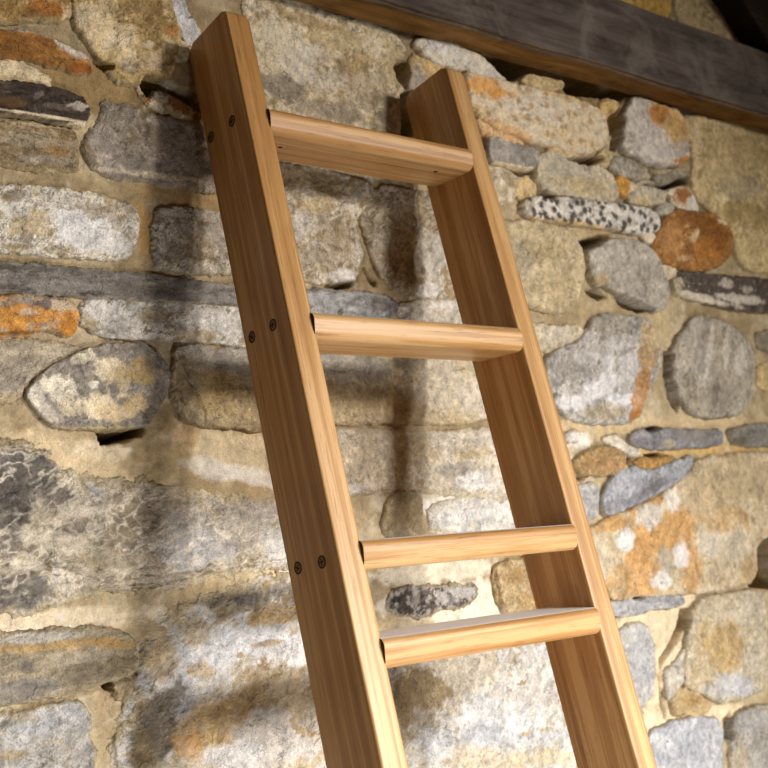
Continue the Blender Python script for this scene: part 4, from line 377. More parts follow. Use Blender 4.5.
  dict(poly=[(0.5085,1.8247),(0.5558,1.8426),(0.6169,1.8657),(0.6384,1.8914),(0.6592,1.9112),(0.6973,1.9219),(0.7726,1.9225),(0.8298,1.9152),(0.8615,1.8865),(0.865,1.8475),(0.8443,1.8035),(0.8108,1.7599),(0.7773,1.7131),(0.7298,1.6922),(0.6446,1.692),(0.564,1.6978),(0.523,1.7269),(0.4966,1.7772)], pal=['8d877e','a19b93','b5b0ab','c6c3c0','8a7d66'], gain=1.096, blobs=[(0.7059,1.8973,(17.74,-7.21,-2.97,-46.25),'a29a86',0.7,0.22),(0.6495,1.7649,(12.71,9.04,19.59,-49.97),'dedde0',0.9,0.22),(0.7127,1.7415,(15.61,1.69,9.07,-69.46),'e4e4e8',0.9,0.22),(0.7375,1.8002,(30.29,-20.93,-4.82,-21.82),'cfccca',0.8,0.22),(0.563,1.7313,(24.82,-3.5,0.81,-63.26),'dcdbde',0.85,0.22),(0.6818,1.8192,(54.22,-22.09,-1.83,-21.44),'d8d6d6',0.8,0.22),(0.5726,1.7992,(19.11,-2.69,1.13,-35.8),'98938c',0.7,0.22),(0.7791,1.7635,(38.24,-18.43,-2.15,-17.64),'b9823e',0.85,0.22),(0.8176,1.8605,(30.34,-4.99,0.89,-19.48),'b08c54',0.8,0.22),(0.7575,1.7088,(39.29,-6.32,0.43,-68.78),'b5742a',0.9,0.22),(0.8293,1.8719,(37.75,-6.24,2.25,-46.42),'c9b890',0.6,0.22),(0.6672,1.8434,(9.88,3.87,16.59,-59.01),'bdb9b4',0.6,0.22),(0.6632,1.7164,(13.59,-2.06,0.52,-61.67),'a8966e',0.6,0.22)], sc=0.018, con=0.9, prot=0.014, rough=0.006, edge=0.025, facet=0.004, label='big grey and white stone with rust edge'),
  dict(poly=[(0.8922,1.8486),(0.9259,1.8854),(0.9755,1.9284),(1.0124,1.9351),(1.0916,1.9261),(1.1554,1.9017),(1.188,1.8704),(1.1831,1.8068),(1.1549,1.7436),(1.1027,1.711),(0.9883,1.7059),(0.9372,1.7143),(0.9081,1.7445),(0.8892,1.7918)], pal=['877e6e','978f80','a59d8f','b0a99c','7c715c'], gain=1.178, blobs=[(1.0004,1.8689,(19.13,1.9,2.64,-17.19),'a59e94',0.7,0.22),(1.0817,1.8153,(14.67,-2.81,0.58,-18.35),'9c9280',0.6,0.22),(1.0574,1.8829,(16.19,-12.19,-9.16,-49.4),'948568',0.6,0.22),(1.0523,1.7579,(19.21,-3.64,0.66,-37.08),'8f8678',0.6,0.22),(1.1241,1.8398,(43.58,-8.5,1.01,-27.13),'c4beb4',0.8,0.22),(1.0192,1.8539,(91.91,-37.28,-0.68,-14.53),'c6c0b4',0.7,0.22),(1.0792,1.861,(89.29,-16.98,0.94,-21.91),'c2bcb0',0.7,0.22),(1.023,1.7574,(68.82,-12.84,0.57,-32.03),'6e6558',0.7,0.22),(0.9427,1.745,(31.7,-5.67,0.58,-38.15),'9f9482',0.6,0.22)], sc=0.02, st=(1.3,2), con=0.75, prot=0.018, rough=0.005, edge=0.014, tilt=(0.06,0), label='upright grey brown stone'),
  dict(poly=[(1.2207,1.9146),(1.5254,1.9311),(1.5122,1.8745),(1.218,1.8622)], pal=['7d7260','8c8270'], gain=1.296, blobs=[], sc=0.02, prot=0.004, rough=0.004),
  dict(poly=[(1.2131,1.8384),(1.4417,1.8466),(1.4231,1.7645),(1.1996,1.7722)], pal=['b8a06e','c4ad7c'], gain=1.207, blobs=[], sc=0.02, prot=0.004, rough=0.004),
  dict(poly=[(0.7321,1.6675),(0.756,1.6798),(0.8144,1.6839),(0.931,1.6795),(1.0447,1.6794),(1.042,1.646),(0.9417,1.6426),(0.8233,1.6397),(0.7598,1.6446),(0.7298,1.6531)], pal=['77757a','86858a','929196','6c6864'], gain=1.011, blobs=[(0.963,1.6642,(13.99,-2.55,-0.48,-91.77),'8f8678',0.5,0.22),(0.8514,1.6499,(50.0,-8.56,-1.07,-118.18),'b9a88c',0.8,0.22)], sc=0.02, st=(0,3), con=0.7, prot=0.01, rough=0.003, edge=0.01, label='thin blue grey slate'),
  dict(poly=[(1.0667,1.6793),(1.152,1.6907),(1.489,1.706),(1.474,1.6419),(1.0857,1.6433)], pal=['77736f','858179','6a655e'], gain=1.096, blobs=[(1.1071,1.6567,(43.99,-8.66,-0.61,-88.64),'6a5a42',0.6,0.22)], sc=0.02, st=(0,3), con=0.6, prot=0.01, rough=0.003, edge=0.01),
  dict(poly=[(0.5582,1.6174),(0.5895,1.6365),(0.638,1.6479),(0.6852,1.6433),(0.7133,1.6267),(0.7094,1.6024),(0.6712,1.5912),(0.6232,1.5885),(0.5719,1.5937)], pal=['b08c56','c09e68','a07c48','cdb084'], gain=0.95, blobs=[(0.6323,1.6101,(20.92,-3.13,-1.29,-62.99),'bd9360',0.7,0.22)], sc=0.014, con=0.9, prot=0.014, rough=0.007, facet=0.008, edge=0.014),
  dict(poly=[(0.5372,1.6684),(0.5614,1.68),(0.5892,1.6741),(0.5812,1.6583),(0.5466,1.6547)], pal=['dcd6cc','e8e4de','c8bca6'], gain=0.983, blobs=[], sc=0.02, prot=0.008, rough=0.004),
  dict(poly=[(0.6522,1.6638),(0.6957,1.6717),(0.7288,1.647),(0.7644,1.6342),(0.7436,1.6221),(0.7029,1.6391),(0.6618,1.6476)], pal=['d8cdb8','e2d9c8','c4b494'], gain=0.971, blobs=[], sc=0.015, prot=0.006, rough=0.004),
  dict(poly=[(0.7367,1.6182),(0.7889,1.6276),(0.8736,1.6242),(0.8573,1.6076),(0.8023,1.592),(0.7515,1.5933)], pal=['b08440','bf9450','a07838','c8a870'], gain=0.966, blobs=[], sc=0.018, prot=0.006, rough=0.004),
  dict(poly=[(0.6278,1.541),(0.6443,1.572),(0.6844,1.5989),(0.7354,1.61),(0.7522,1.5974),(0.803,1.5962),(0.8581,1.6118),(0.921,1.6235),(0.9248,1.6062),(0.8856,1.5773),(0.8218,1.5541),(0.7416,1.5324),(0.6715,1.5154),(0.626,1.5096)], pal=['8f9199','a2a4ad','b3b5bd','7e7f85'], gain=0.936, blobs=[(0.7946,1.5653,(13.61,9.69,28.44,-88.93),'76767a',0.8,0.22),(0.7115,1.5377,(32.25,-5.13,-2.45,-62.17),'83848a',0.7,0.22),(0.6858,1.5687,(27.2,-4.24,-1.12,-35.69),'b5b7be',0.7,0.22),(0.8684,1.5947,(17.74,16.15,27.05,-69.44),'a9abb4',0.7,0.22),(0.7867,1.5759,(71.96,-53.45,-12.04,-43.96),'6d6b6a',0.7,0.22)], sc=0.022, con=0.7, prot=0.014, rough=0.004, edge=0.012, label='blue grey slate lying at a slant'),
  dict(poly=[(0.5547,1.5728),(0.6273,1.5765),(0.6176,1.512),(0.5812,1.5002),(0.5633,1.5338)], pal=['a9a8a8','b8b7b6','c8c3ba'], gain=0.904, blobs=[], sc=0.03, prot=0.004, rough=0.003),
  dict(poly=[(0.5789,1.4848),(0.6339,1.5033),(0.7403,1.5244),(0.8341,1.5495),(0.9081,1.5895),(0.9547,1.6186),(1.1013,1.6274),(1.4239,1.6278),(1.3809,1.4404),(1.1606,1.4302),(1.1249,1.4058),(1.1115,1.3584),(1.0814,1.3391),(0.9723,1.3356),(0.8367,1.3372),(0.7109,1.3427),(0.6276,1.3464),(0.5947,1.3973)], pal=['c9b083','d3be98','dccbac','bfa371'], gain=0.897, blobs=[(0.7951,1.4728,(8.84,-8.31,-3.99,-10.76),'d9a45c',0.9,0.22),(0.7197,1.3972,(20.02,-3.24,-1.3,-16.9),'dca763',0.88,0.22),(0.6553,1.373,(20.75,-3.23,-2.73,-32.25),'d0a468',0.75,0.22),(0.6438,1.4911,(16.38,4.02,7.68,-63.09),'d39f58',0.85,0.22),(0.8784,1.3851,(29.58,-5.29,-1.43,-18.69),'cf9c58',0.8,0.22),(0.7623,1.5051,(20.48,-15.36,-10.91,-37.23),'dcd6cc',0.9,0.22),(0.6838,1.4592,(36.46,-5.74,-2.8,-46.02),'f0efee',0.95,0.22),(0.8378,1.5327,(30.16,-5.18,-1.58,-40.13),'e6e0d6',0.9,0.22),(0.7976,1.4116,(38.63,-6.56,-2.52,-35.27),'b9b2a2',0.8,0.22),(0.8509,1.4181,(42.96,-7.53,-2.79,-40.52),'e6e6e8',0.85,0.22),(0.7782,1.3726,(31.19,-5.26,-5.11,-62.26),'e8e6e4',0.85,0.22),(1.0895,1.5672,(6.45,-1.27,-0.54,-18.8),'c8b28a',0.8,0.22),(1.018,1.4821,(13.63,-2.61,-1.66,-33.04),'cba468',0.7,0.22),(1.0435,1.4265,(19.34,-3.77,-1.47,-23.15),'d8cab0',0.8,0.22),(0.9553,1.4321,(20.22,-3.76,-2.14,-33.76),'dcd2c0',0.8,0.22),(1.0874,1.369,(26.59,-5.34,-2.52,-32.87),'c9aa70',0.7,0.22),(0.9556,1.5281,(14.07,-2.59,-0.92,-23.41),'cdb68c',0.7,0.22),(0.6046,1.4253,(28.52,-4.27,-1.86,-26.03),'e0d0b4',0.7,0.22)], sc=0.022, con=0.7, st=(1.4,1.6), prot=0.01, rough=0.005, edge=0.022, label='large orange stained stone'),
  dict(poly=[(0.6095,1.3424),(0.6655,1.3429),(0.7416,1.3418),(0.8464,1.3364),(0.8533,1.3194),(0.8066,1.3137),(0.7374,1.3165),(0.6692,1.3096),(0.623,1.3162)], pal=['a3a3a8','b5b5ba','c4c3c6','94928f'], gain=0.786, blobs=[(0.7716,1.3331,(22.44,-1.9,-9.91,-167.6),'8d8c8e',0.6,0.22)], sc=0.02, st=(0.05,2.5), con=0.7, prot=0.01, rough=0.003, edge=0.01, label='thin pale slate'),
  dict(poly=[(0.8752,1.3112),(0.9113,1.3243),(0.9776,1.3267),(1.0607,1.3279),(1.1221,1.3181),(1.1247,1.2569),(1.1146,1.1716),(1.0952,1.1143),(1.0162,1.1044),(0.9352,1.1038),(0.8823,1.1297),(0.8364,1.1501),(0.8137,1.1691),(0.8286,1.217),(0.8503,1.2649)], pal=['c9b48c','d6c5a2','e0d4bc','bfa67a'], gain=0.776, blobs=[(0.9645,1.2213,(11.66,-2.23,-2.16,-18.62),'cdac6e',0.85,0.22),(0.9867,1.1355,(13.89,-2.71,-5.52,-40.37),'d8d8de',0.85,0.22),(0.9371,1.297,(15.84,-2.96,-5.23,-53.51),'dccbac',0.7,0.22),(0.9024,1.3313,(9.67,0.46,-0.8,-194.45),'a9a49e',0.7,0.22),(1.0523,1.2857,(16.83,-3.35,-3.27,-33.47),'dccfb8',0.7,0.22),(1.0494,1.1797,(22.57,-4.53,-2.94,-23.75),'dcd0ba',0.7,0.22),(0.875,1.181,(24.7,-4.5,-5.34,-41.38),'d8c196',0.7,0.22),(0.9204,1.1344,(24.13,-4.54,-8.58,-61.59),'d3d0cc',0.7,0.22)], sc=0.02, con=0.7, speck=[('b39c70',0.012,0.68,0.5)], prot=0.014, rough=0.005, edge=0.018, label='big cream block at the low corner'),
  dict(poly=[(0.8009,1.2065),(0.8343,1.2304),(0.8372,1.2099),(0.82,1.1682),(0.7898,1.1428),(0.7635,1.1368),(0.7665,1.1911)], pal=['cdc4b4','dad3c6','c4b08a'], gain=0.741, blobs=[], sc=0.02, prot=0.008, rough=0.004),
  dict(poly=[(0.7703,1.1397),(0.8117,1.1575),(0.8664,1.1339),(0.902,1.1087),(0.8787,1.0921),(0.8267,1.096),(0.7767,1.1037)], pal=['c9ab72','d4ba88','bf9c5e'], gain=0.729, blobs=[(0.8322,1.1269,(30.4,-5.43,-12.16,-84.15),'c99a50',0.6,0.22)], sc=0.02, prot=0.01, rough=0.005),
  dict(poly=[(0.6356,1.2843),(0.6795,1.2988),(0.7269,1.29),(0.7431,1.2568),(0.7426,1.1981),(0.7222,1.1505),(0.6888,1.1323),(0.6666,1.1432),(0.6424,1.2148)], pal=['c3c1be','cfcdcb','d8d5d0','bcb5a8'], gain=0.735, blobs=[(0.6916,1.224,(27.27,-4.42,-2.48,-20.04),'c6c7cc',0.7,0.22)], sc=0.025, con=0.6, prot=0.005, rough=0.003, edge=0.022, smear=0.008),
  dict(poly=[(0.6844,1.0685),(0.7116,1.0868),(0.7686,1.0933),(0.8582,1.0892),(0.9167,1.0783),(0.9281,1.0482),(0.8833,0.8308),(0.6997,0.8709)], pal=['b9bcc6','c8cad2','d6d8de','aeb0b6'], gain=0.7, blobs=[(0.8168,1.0407,(15.21,-2.72,-5.37,-32.08),'c0c3cc',0.7,0.22),(0.7264,1.0653,(35.84,-6.04,-10.81,-65.52),'e6e8ec',0.8,0.22)], sc=0.03, con=0.6, prot=0.01, rough=0.004, edge=0.016, label='pale blue grey stone at the foot'),
  dict(poly=[(0.9504,1.0385),(0.9712,1.074),(1.0375,1.0847),(1.419,1.0466),(1.3591,0.8006),(0.9214,0.8888)], pal=['a8a296','b8b2a8','c4c0ba','a39274'], gain=0.741, blobs=[(1.0248,1.0575,(19.57,-3.93,-7.48,-48.36),'bcbab8',0.7,0.22),(0.9678,0.985,(35.47,-6.96,-6.2,-35.39),'c4b492',0.7,0.22)], sc=0.018, con=0.8, prot=0.012, rough=0.005, edge=0.014),
  dict(poly=[(1.0731,2.8141),(1.1779,2.843),(1.3278,2.8842),(1.3665,2.7166),(1.6019,2.6658),(1.2983,2.6275),(1.1589,2.6325),(1.0498,2.6374)], pal=['8b7a56','9a8a64','ab9a74','80704c'], gain=2.004, blobs=[(1.2227,2.6572,(12.25,-2.32,9.91,-43.35),'b09f78',0.6,0.22)], sc=0.02, con=0.7, speck=[('c0b08a',0.012,0.7,0.6)], prot=0.004, rough=0.004, edge=0.01, jit=0.002),
  dict(poly=[(0.86,2.7302),(1.0565,2.7829),(1.0316,2.6381),(0.9197,2.631),(0.8448,2.6319)], pal=['9c7a30','a98838','b3944a','8a6a28'], gain=1.896, blobs=[], sc=0.03, st=(1.57,3), con=0.6, prot=0.006, rough=0.002, edge=0.006, jit=0.001, label='yellow ochre block above the beam'),
  dict(poly=[(-1.0512,1.02),(-0.8773,1.0146),(-0.7034,1.0275),(-0.6914,1.0761),(-0.7134,1.122),(-0.8773,1.1128),(-1.0512,1.112),(-1.0662,1.0608)], pal=['8b7d62','9c8f76','b0a48e'], gain=0.685, blobs=[], sc=0.03, con=0.7, prot=0.008, rough=0.004),
  dict(poly=[(-1.0404,1.144),(-0.8746,1.1451),(-0.7088,1.1454),(-0.6968,1.2225),(-0.7188,1.2868),(-0.8746,1.284),(-1.0404,1.2768),(-1.0554,1.2011)], pal=['6a625a','7c746b','8f877c'], gain=0.716, blobs=[], sc=0.03, con=0.7, prot=0.008, rough=0.004),
  dict(poly=[(-1.0927,1.3088),(-0.8926,1.3086),(-0.6926,1.313),(-0.6806,1.3587),(-0.7026,1.3996),(-0.8926,1.4014),(-1.0927,1.3896),(-1.1077,1.3451)], pal=['8b7d62','9c8f76','b0a48e'], gain=0.772, blobs=[], sc=0.03, con=0.7, prot=0.008, rough=0.004),
  dict(poly=[(-1.0764,1.4216),(-0.8868,1.4244),(-0.6973,1.4251),(-0.6853,1.4772),(-0.7073,1.5227),(-0.8868,1.5296),(-1.0764,1.5127),(-1.0914,1.462)], pal=['6a625a','7c746b','8f877c'], gain=0.833, blobs=[], sc=0.03, con=0.7, prot=0.008, rough=0.004),
  dict(poly=[(-1.0559,1.5447),(-0.8828,1.5487),(-0.7098,1.5509),(-0.6978,1.6057),(-0.7198,1.6557),(-0.8828,1.6481),(-1.0559,1.6457),(-1.0709,1.5891)], pal=['6a625a','7c746b','8f877c'], gain=0.907, blobs=[], sc=0.03, con=0.7, prot=0.008, rough=0.004),
  dict(poly=[(-1.0637,1.6777),(-0.8841,1.6718),(-0.7044,1.6779),(-0.6924,1.7652),(-0.7144,1.8368),(-0.8841,1.8329),(-1.0637,1.8268),(-1.0787,1.7413)], pal=['8b7d62','9c8f76','b0a48e'], gain=0.99, blobs=[], sc=0.03, con=0.7, prot=0.008, rough=0.004),
  dict(poly=[(-1.09,1.8588),(-0.8931,1.8546),(-0.6962,1.8693),(-0.6842,1.9123),(-0.7062,1.9561),(-0.8931,1.9547),(-1.09,1.9461),(-1.105,1.8977)], pal=['a59a86','bcb4a6','cfcac0'], gain=1.133, blobs=[], sc=0.03, con=0.7, prot=0.008, rough=0.004),
  dict(poly=[(-1.0575,1.9781),(-0.8779,1.9762),(-0.6983,1.9883),(-0.6863,2.0323),(-0.7083,2.0767),(-0.8779,2.0837),(-1.0575,2.0667),(-1.0725,2.0175)], pal=['8a6a3c','a07c48','b5986a'], gain=1.251, blobs=[], sc=0.03, con=0.7, prot=0.008, rough=0.004),
  dict(poly=[(-1.0822,2.0987),(-0.8988,2.1063),(-0.7154,2.1067),(-0.7034,2.1782),(-0.7254,2.2432),(-0.8988,2.248),(-1.0822,2.2332),(-1.0972,2.1565)], pal=['6a625a','7c746b','8f877c'], gain=1.399, blobs=[], sc=0.03, con=0.7, prot=0.008, rough=0.004),
  dict(poly=[(-1.0699,2.2652),(-0.8782,2.2618),(-0.6866,2.2763),(-0.6746,2.3455),(-0.6966,2.4113),(-0.8782,2.414),(-1.0699,2.4013),(-1.0849,2.3236)], pal=['8a6a3c','a07c48','b5986a'], gain=1.597, blobs=[], sc=0.03, con=0.7, prot=0.008, rough=0.004)]


wall_gain = MORTAR['gain']
def relief(X, Z, seed, amp):
    return amp*(fbm(X/.09, Z/.09, seed, 3)*1.0 + fbm(X/.025, Z/.025, seed+5, 4, .6)*.5)
def cuts(X, Z, H):
    for P, w, dep in CRACKS:
        xs = [p[0] for p in P]; zs = [p[1] for p in P]
        m = (X > min(xs)-.03) & (X < max(xs)+.03) & (Z > min(zs)-.03) & (Z < max(zs)+.03)
        if m.any():
            jx = X[m]+.004*fbm(X[m]/.02, Z[m]/.02, 77, 2); jz = Z[m]+.004*fbm(X[m]/.02, Z[m]/.02, 78, 2)
            d = pdist(jx, jz, P)
            wl = w*(.7+.5*fbm(X[m]/.04, Z[m]/.04, 79, 2))
            H[m] -= dep*np.exp(-(d/np.maximum(wl, .0012))**2)
    return H

def cut_holes(X, Z, H):
    for P, dep in HOLES:
        xs = [p[0] for p in P]; zs = [p[1] for p in P]
        m = (X > min(xs)-.02) & (X < max(xs)+.02) & (Z > min(zs)-.02) & (Z < max(zs)+.02)
        if m.any():
            sd = sdist(X[m], Z[m], P)+.003*fbm(X[m]/.02, Z[m]/.02, 31, 3)
            H[m] -= dep*sstep(-.003, .005, sd)
    return H

def mortar_height(X, Z):
    return cut_holes(X, Z, -.0035 + relief(X, Z, 5, .0034) + .0011*fbm(X/.012, Z/.012, 15, 3, .6))

x0, x1, z0, z1 = -1.16, 1.80, .80, 2.90
r = .0030
xs = np.arange(x0, x1+r, r); zs = np.arange(z0, z1+r, r)
X, Z = np.meshgrid(xs, zs)
H = cuts(X, Z, mortar_height(X, Z))
n = .5+.55*fbm(X/.11, Z/.11, 3, 5, .6)
c = palette(n, MORTAR['pal'], wall_gain)
c = put_blobs(c.reshape(-1, 3), X.ravel(), Z.ravel(), MORTAR['blobs'], wall_gain, 900).reshape(X.shape+(3,))
c = c*np.clip((1+.22*fbm(X/.05, Z/.05, 21, 4, .6))*(1+.20*fbm(X/.014, Z/.014, 22, 4, .65)), .5, 1.5)[..., None]
c = tame(c)
lm = sstep(.25, .52, fbm(X/.045, Z/.045, 23, 5, .66))*.45
c = c*(1-lm[..., None]) + lin('ddd3c0')*wall_gain*lm[..., None]
wall = grid_mesh('wall_back', X, Z, H, c, np.ones(X.shape, bool), M_MORTAR)
# the rest of the wall: plain masonry slab under, over and beside the detailed face, with thickness behind it
def add_quad(bm, pts):
    bm.faces.new([bm.verts.new(p) for p in pts])
bm = bmesh.new(); bm.from_mesh(wall.data)
lay = bm.verts.layers.float_color['Col']
def slab(xa, xb, za, zb):
    nx = max(2, int((xb-xa)/.08)); nz = max(2, int((zb-za)/.08))
    g = [[bm.verts.new((xa+(xb-xa)*i/nx, .006, za+(zb-za)*j/nz)) for i in range(nx+1)] for j in range(nz+1)]
    for row in g:
        for w in row: w[lay] = tuple(palette(np.array(.5+.4*random.uniform(-1, 1)), MORTAR['pal'], wall_gain))+(1,)
    for j in range(nz):
        for i in range(nx):
            f = bm.faces.new((g[j][i], g[j][i+1], g[j+1][i+1], g[j+1][i])); f.smooth = True
random.seed(4)
xe, ye = x1+r, z1+r
slab(-3, x0, 0, 3.3); slab(x1, 4, 0, 3.3); slab(x0, x1, 0, z0); slab(x0, x1, z1, 3.3)
back = [bm.verts.new(p) for p in ((-3, .45, 0), (4, .45, 0), (4, .45, 3.3), (-3, .45, 3.3))]
fr = [bm.verts.new(p) for p in ((-3, .006, 0), (4, .006, 0), (4, .006, 3.3), (-3, .006, 3.3))]
for w in back+fr: w[lay] = (.4, .33, .22, 1)
bm.faces.new(back)
for i in range(4): bm.faces.new((fr[i], back[i], back[(i+1) % 4], fr[(i+1) % 4]))
bm.to_mesh(wall.data); bm.free()
tag(wall, 'rough rubble stone wall pointed with sandy lime mortar', 'wall', kind='structure')

def build_stone(i, S):
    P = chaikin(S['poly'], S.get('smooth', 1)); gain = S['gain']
    xs_ = [p[0] for p in P]; zs_ = [p[1] for p in P]
    cx = sum(xs_)/len(xs_)
    big = (max(xs_)-min(xs_))*(max(zs_)-min(zs_))
    res = .0040 if cx < -.8 else .0016 if cx < .0 else (.0021 if cx < .4 else .0027)
    m = .016
    X, Z = np.meshgrid(np.arange(min(xs_)-m, max(xs_)+m, res), np.arange(min(zs_)-m, max(zs_)+m, res))
    sd0 = sdist(X, Z, P)
    jt = 1.25*S.get('jit', .004)
    sd = sd0 + S.get('infl', .0034) + jt*fbm(X/.030, Z/.030, 40+i, 4, .6) + .4*jt*fbm(X/.009, Z/.009, 47+i, 3, .6)
    edge = S.get('edge', .016)*.5; prot = S.get('prot', .008)*.72
    t = np.clip(sd/edge, 0, 1)
    rise = np.maximum(0, 1-(1-t)**2)**.42
    zc = sum(zs_)/len(zs_)
    ang, rat = S.get('st', (0, 1)); ca, sa = math.cos(ang), math.sin(ang)
    U = (X*ca+Z*sa)/rat; V = -X*sa+Z*ca
    tl = S.get('tilt', (0, 0))
    drop = S.get('drop', .008)
    H = -drop + (drop+prot)*rise
    amp = S.get('rough', .003)
    body = amp*(fbm(X/.08, Z/.08, 300+i, 3) + .55*fbm(U/.022, V/.022, 310+i, 4, .6))
    if S.get('facet'):
        f1, f2 = worley(X/.05+i*3.3, Z/.05, 60+i)
        body = body + S['facet']*(f1-.5)
    H = H + body*np.clip(sd/.012, 0, 1) + (tl[0]*(X-cx)+tl[1]*(Z-zc))*np.clip(sd/.02, 0, 1)
    H = np.where(sd < 0, -drop+sd*4, H)
    H = cut_holes(X, Z, H)
    H = np.where(sd > 0, cuts(X, Z, H), H)
    keep = sd > -.009
    # colour of the stone itself: mottling between its own hues, then its patches
    sc = S.get('sc', .035)
    wx = .5*sc*fbm(X/sc*.8, Z/sc*.8, 700+i, 3)
    nn = fbm((U+wx)/sc, (V+wx)/sc, 100+i, 6, .62)
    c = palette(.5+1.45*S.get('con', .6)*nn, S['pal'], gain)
    c = put_blobs(c.reshape(-1, 3), X.ravel(), Z.ravel(), S.get('blobs', []), gain, 1000+i*31).reshape(c.shape)
    vn = S.get('vein')
    if vn:
        hx, vs, vw, strength = vn
        f1, f2 = worley((U+wx*1.2)/vs, (V+wx*1.2)/vs, 500+i)
        a = (1-sstep(0, vw, f2-f1+.12*fbm(X/.01, Z/.01, 8, 3)))*strength*sstep(-.5, .3, fbm(X/.07, Z/.07, 44+i, 3))
        c = c*(1-a[..., None]) + lin(hx)*gain*a[..., None]
    for hx, ss, thr, strength in S.get('speck', []):
        w = fbm(U/ss, V/ss, 610+i+int(thr*100), 3, .6)
        a = sstep(thr, thr+.15, w)*strength
        c = c*(1-a[..., None]) + lin(hx)*gain*a[..., None]
    f1, f2 = 1+.30*fbm(U/.055, V/.055, 830+i, 4, .6), 1+.32*fbm(U/.014, V/.014, 840+i, 4, .65)
    c = c*np.clip(f1*f2, .45, 1.6)[..., None]
    pit = sstep(.50, .72, fbm(U/.011, V/.011, 850+i, 4, .62))*.45
    c = c*(1-pit[..., None]*np.array([.62, .70, .80]))
    lime = sstep(.42, .66, fbm(U/.020, V/.020, 860+i, 5, .65))*.7
    c = c*(1-lime[..., None]) + np.minimum(lin('d8cfbc')*gain, 1.9*c+.04)*lime[..., None]
    sp = S.get('spots')
    if sp:
        f1, f2 = worley((X+.003*fbm(X/.01, Z/.01, 3, 3))/sp[1], (Z+.003*fbm(X/.01, Z/.01, 4, 3))/sp[1], 77+i)
        a = (1-sstep(sp[2], sp[2]+.12, f1+.15*fbm(X/.006, Z/.006, 5, 3)))*(sd > .003)
        c = c*(1-.92*a[..., None]) + lin(sp[0])*gain*.92*a[..., None]
    rg = np.abs(fbm(U/.045, V/.045, 870+i, 5, .6)); rl = np.abs(fbm(U/.05, V/.05, 880+i, 5, .6))
    hair = (1-sstep(.012, .045, rg))*sstep(-.2, .35, fbm(X/.06, Z/.06, 890+i, 3)); pale = (1-sstep(.015, .05, rl))*sstep(-.1, .4, fbm(X/.05, Z/.05, 895+i, 3))
    H = H - .0011*hair*(sd > .004)
    c = c*(1-.42*hair[..., None]); c = c*(1-.45*pale[..., None]) + np.minimum(lin('d6ccba')*gain, 2.0*c+.05)*.45*pale[..., None]
    c = tame(c)
    sm = S.get('smear', .0048)
    if sm:
        a = 1-sstep(-.3, 1.0, sd/sm + .5*fbm(X/.03, Z/.03, 820+i, 4, .6))
        c = c*(1-a[..., None]) + palette(.5+.5*fbm(X/.08, Z/.08, 3, 4), MORTAR['pal'], wall_gain)*a[..., None]
    o = grid_mesh('stone', X, Z, H, c, keep, M_STONE)
    o.parent = wall
    if S.get('label'): o['label'] = S['label']
    return o
for i, S in enumerate(STONES): build_stone(i, S)

# ------------------------------------------------------------------ floor, beam, rafter
bm = bmesh.new(); bmesh.ops.create_grid(bm, x_segments=40, y_segments=40, size=1)
for w in bm.verts: w.co = (.5+w.co.x*3.5, -2.8+w.co.y*2.8, .0)
tag(obj('floor', bm, M_FLOOR), 'dusty pale earth floor in front of the stone wall', 'floor', kind='structure')

def box(bm, x0, x1, y0, y1, z0, z1):
    v = [bm.verts.new(p) for p in ((x0,y0,z0),(x1,y0,z0),(x1,y1,z0),(x0,y1,z0),(x0,y0,z1),(x1,y0,z1),(x1,y1,z1),(x0,y1,z1))]
    return [bm.faces.new([v[i] for i in f]) for f in ((0,3,2,1),(4,5,6,7),(0,1,5,4),(1,2,6,5),(2,3,7,6),(3,0,4,7))]

bm = bmesh.new(); box(bm, -1.3, 2.6, -.076, -.002, 2.421, 2.592)
bmesh.ops.bevel(bm, geom=[e for e in bm.edges if abs(e.verts[0].co.x-e.verts[1].co.x) > 1], offset=.006, segments=2, affect='EDGES')
bmesh.ops.subdivide_edges(bm, edges=[e for e in bm.edges if abs(e.verts[0].co.x-e.verts[1].co.x) > 1], cuts=90)
for w in bm.verts:
    a = float(fbm(np.array(w.co.x*4), np.array(w.co.z*9), 9, 3)); b = float(fbm(np.array(w.co.x*5), np.array(w.co.y*9+7), 12, 3))
    w.co.y += .0035*a; w.co.z += .0035*b
bm.normal_update()
for f in bm.faces: f.material_index = 1 if f.normal.z < -.6 else 0
tag(obj('beam', bm, [M_BEAMF, M_BEAMU]), 'weathered dark timber beam set along the top of the stone wall', 'beam', kind='structure')

bm = bmesh.new()
a = Vector((1.352, 0, 2.596)); d = Vector((-.1139, 0, .1005)).normalized(); nrm = Vector((d.z, 0, -d.x))
pr = [a-d*.02, a+d*.95, a+d*.95+nrm*.26, a-d*.02+nrm*.26]
pr[0] = a.copy(); pr[3] = a+Vector((.36, 0, 0))
top = [bm.verts.new((p.x, -.068, p.z)) for p in pr]; bot = [bm.verts.new((p.x, -.004, p.z)) for p in pr]
bm.faces.new(top); bm.faces.new(bot[::-1])
for i in range(4): bm.faces.new((top[i], bot[i], bot[(i+1) % 4], top[(i+1) % 4]))
bmesh.ops.bevel(bm, geom=list(bm.edges), offset=.003, segments=2, affect='EDGES')
tag(obj('rafter', bm, M_RAFT), 'sloping dark rafter standing on the end of the wall beam', 'rafter', kind='structure')

# ------------------------------------------------------------------ the ladder
PH = -0.23368837; W = .40; T = .03967; D = .1146; S_ = [-.05932511, -.39339064, -.72032047, -.84807778, -1.19, -1.53, -1.87]
HR, DR, EI = .0390, .1050, -.0080
cp, sp = math.cos(PH), math.sin(PH)
OFFY, OFFZ = (-0.15, 2.1783710874254334)
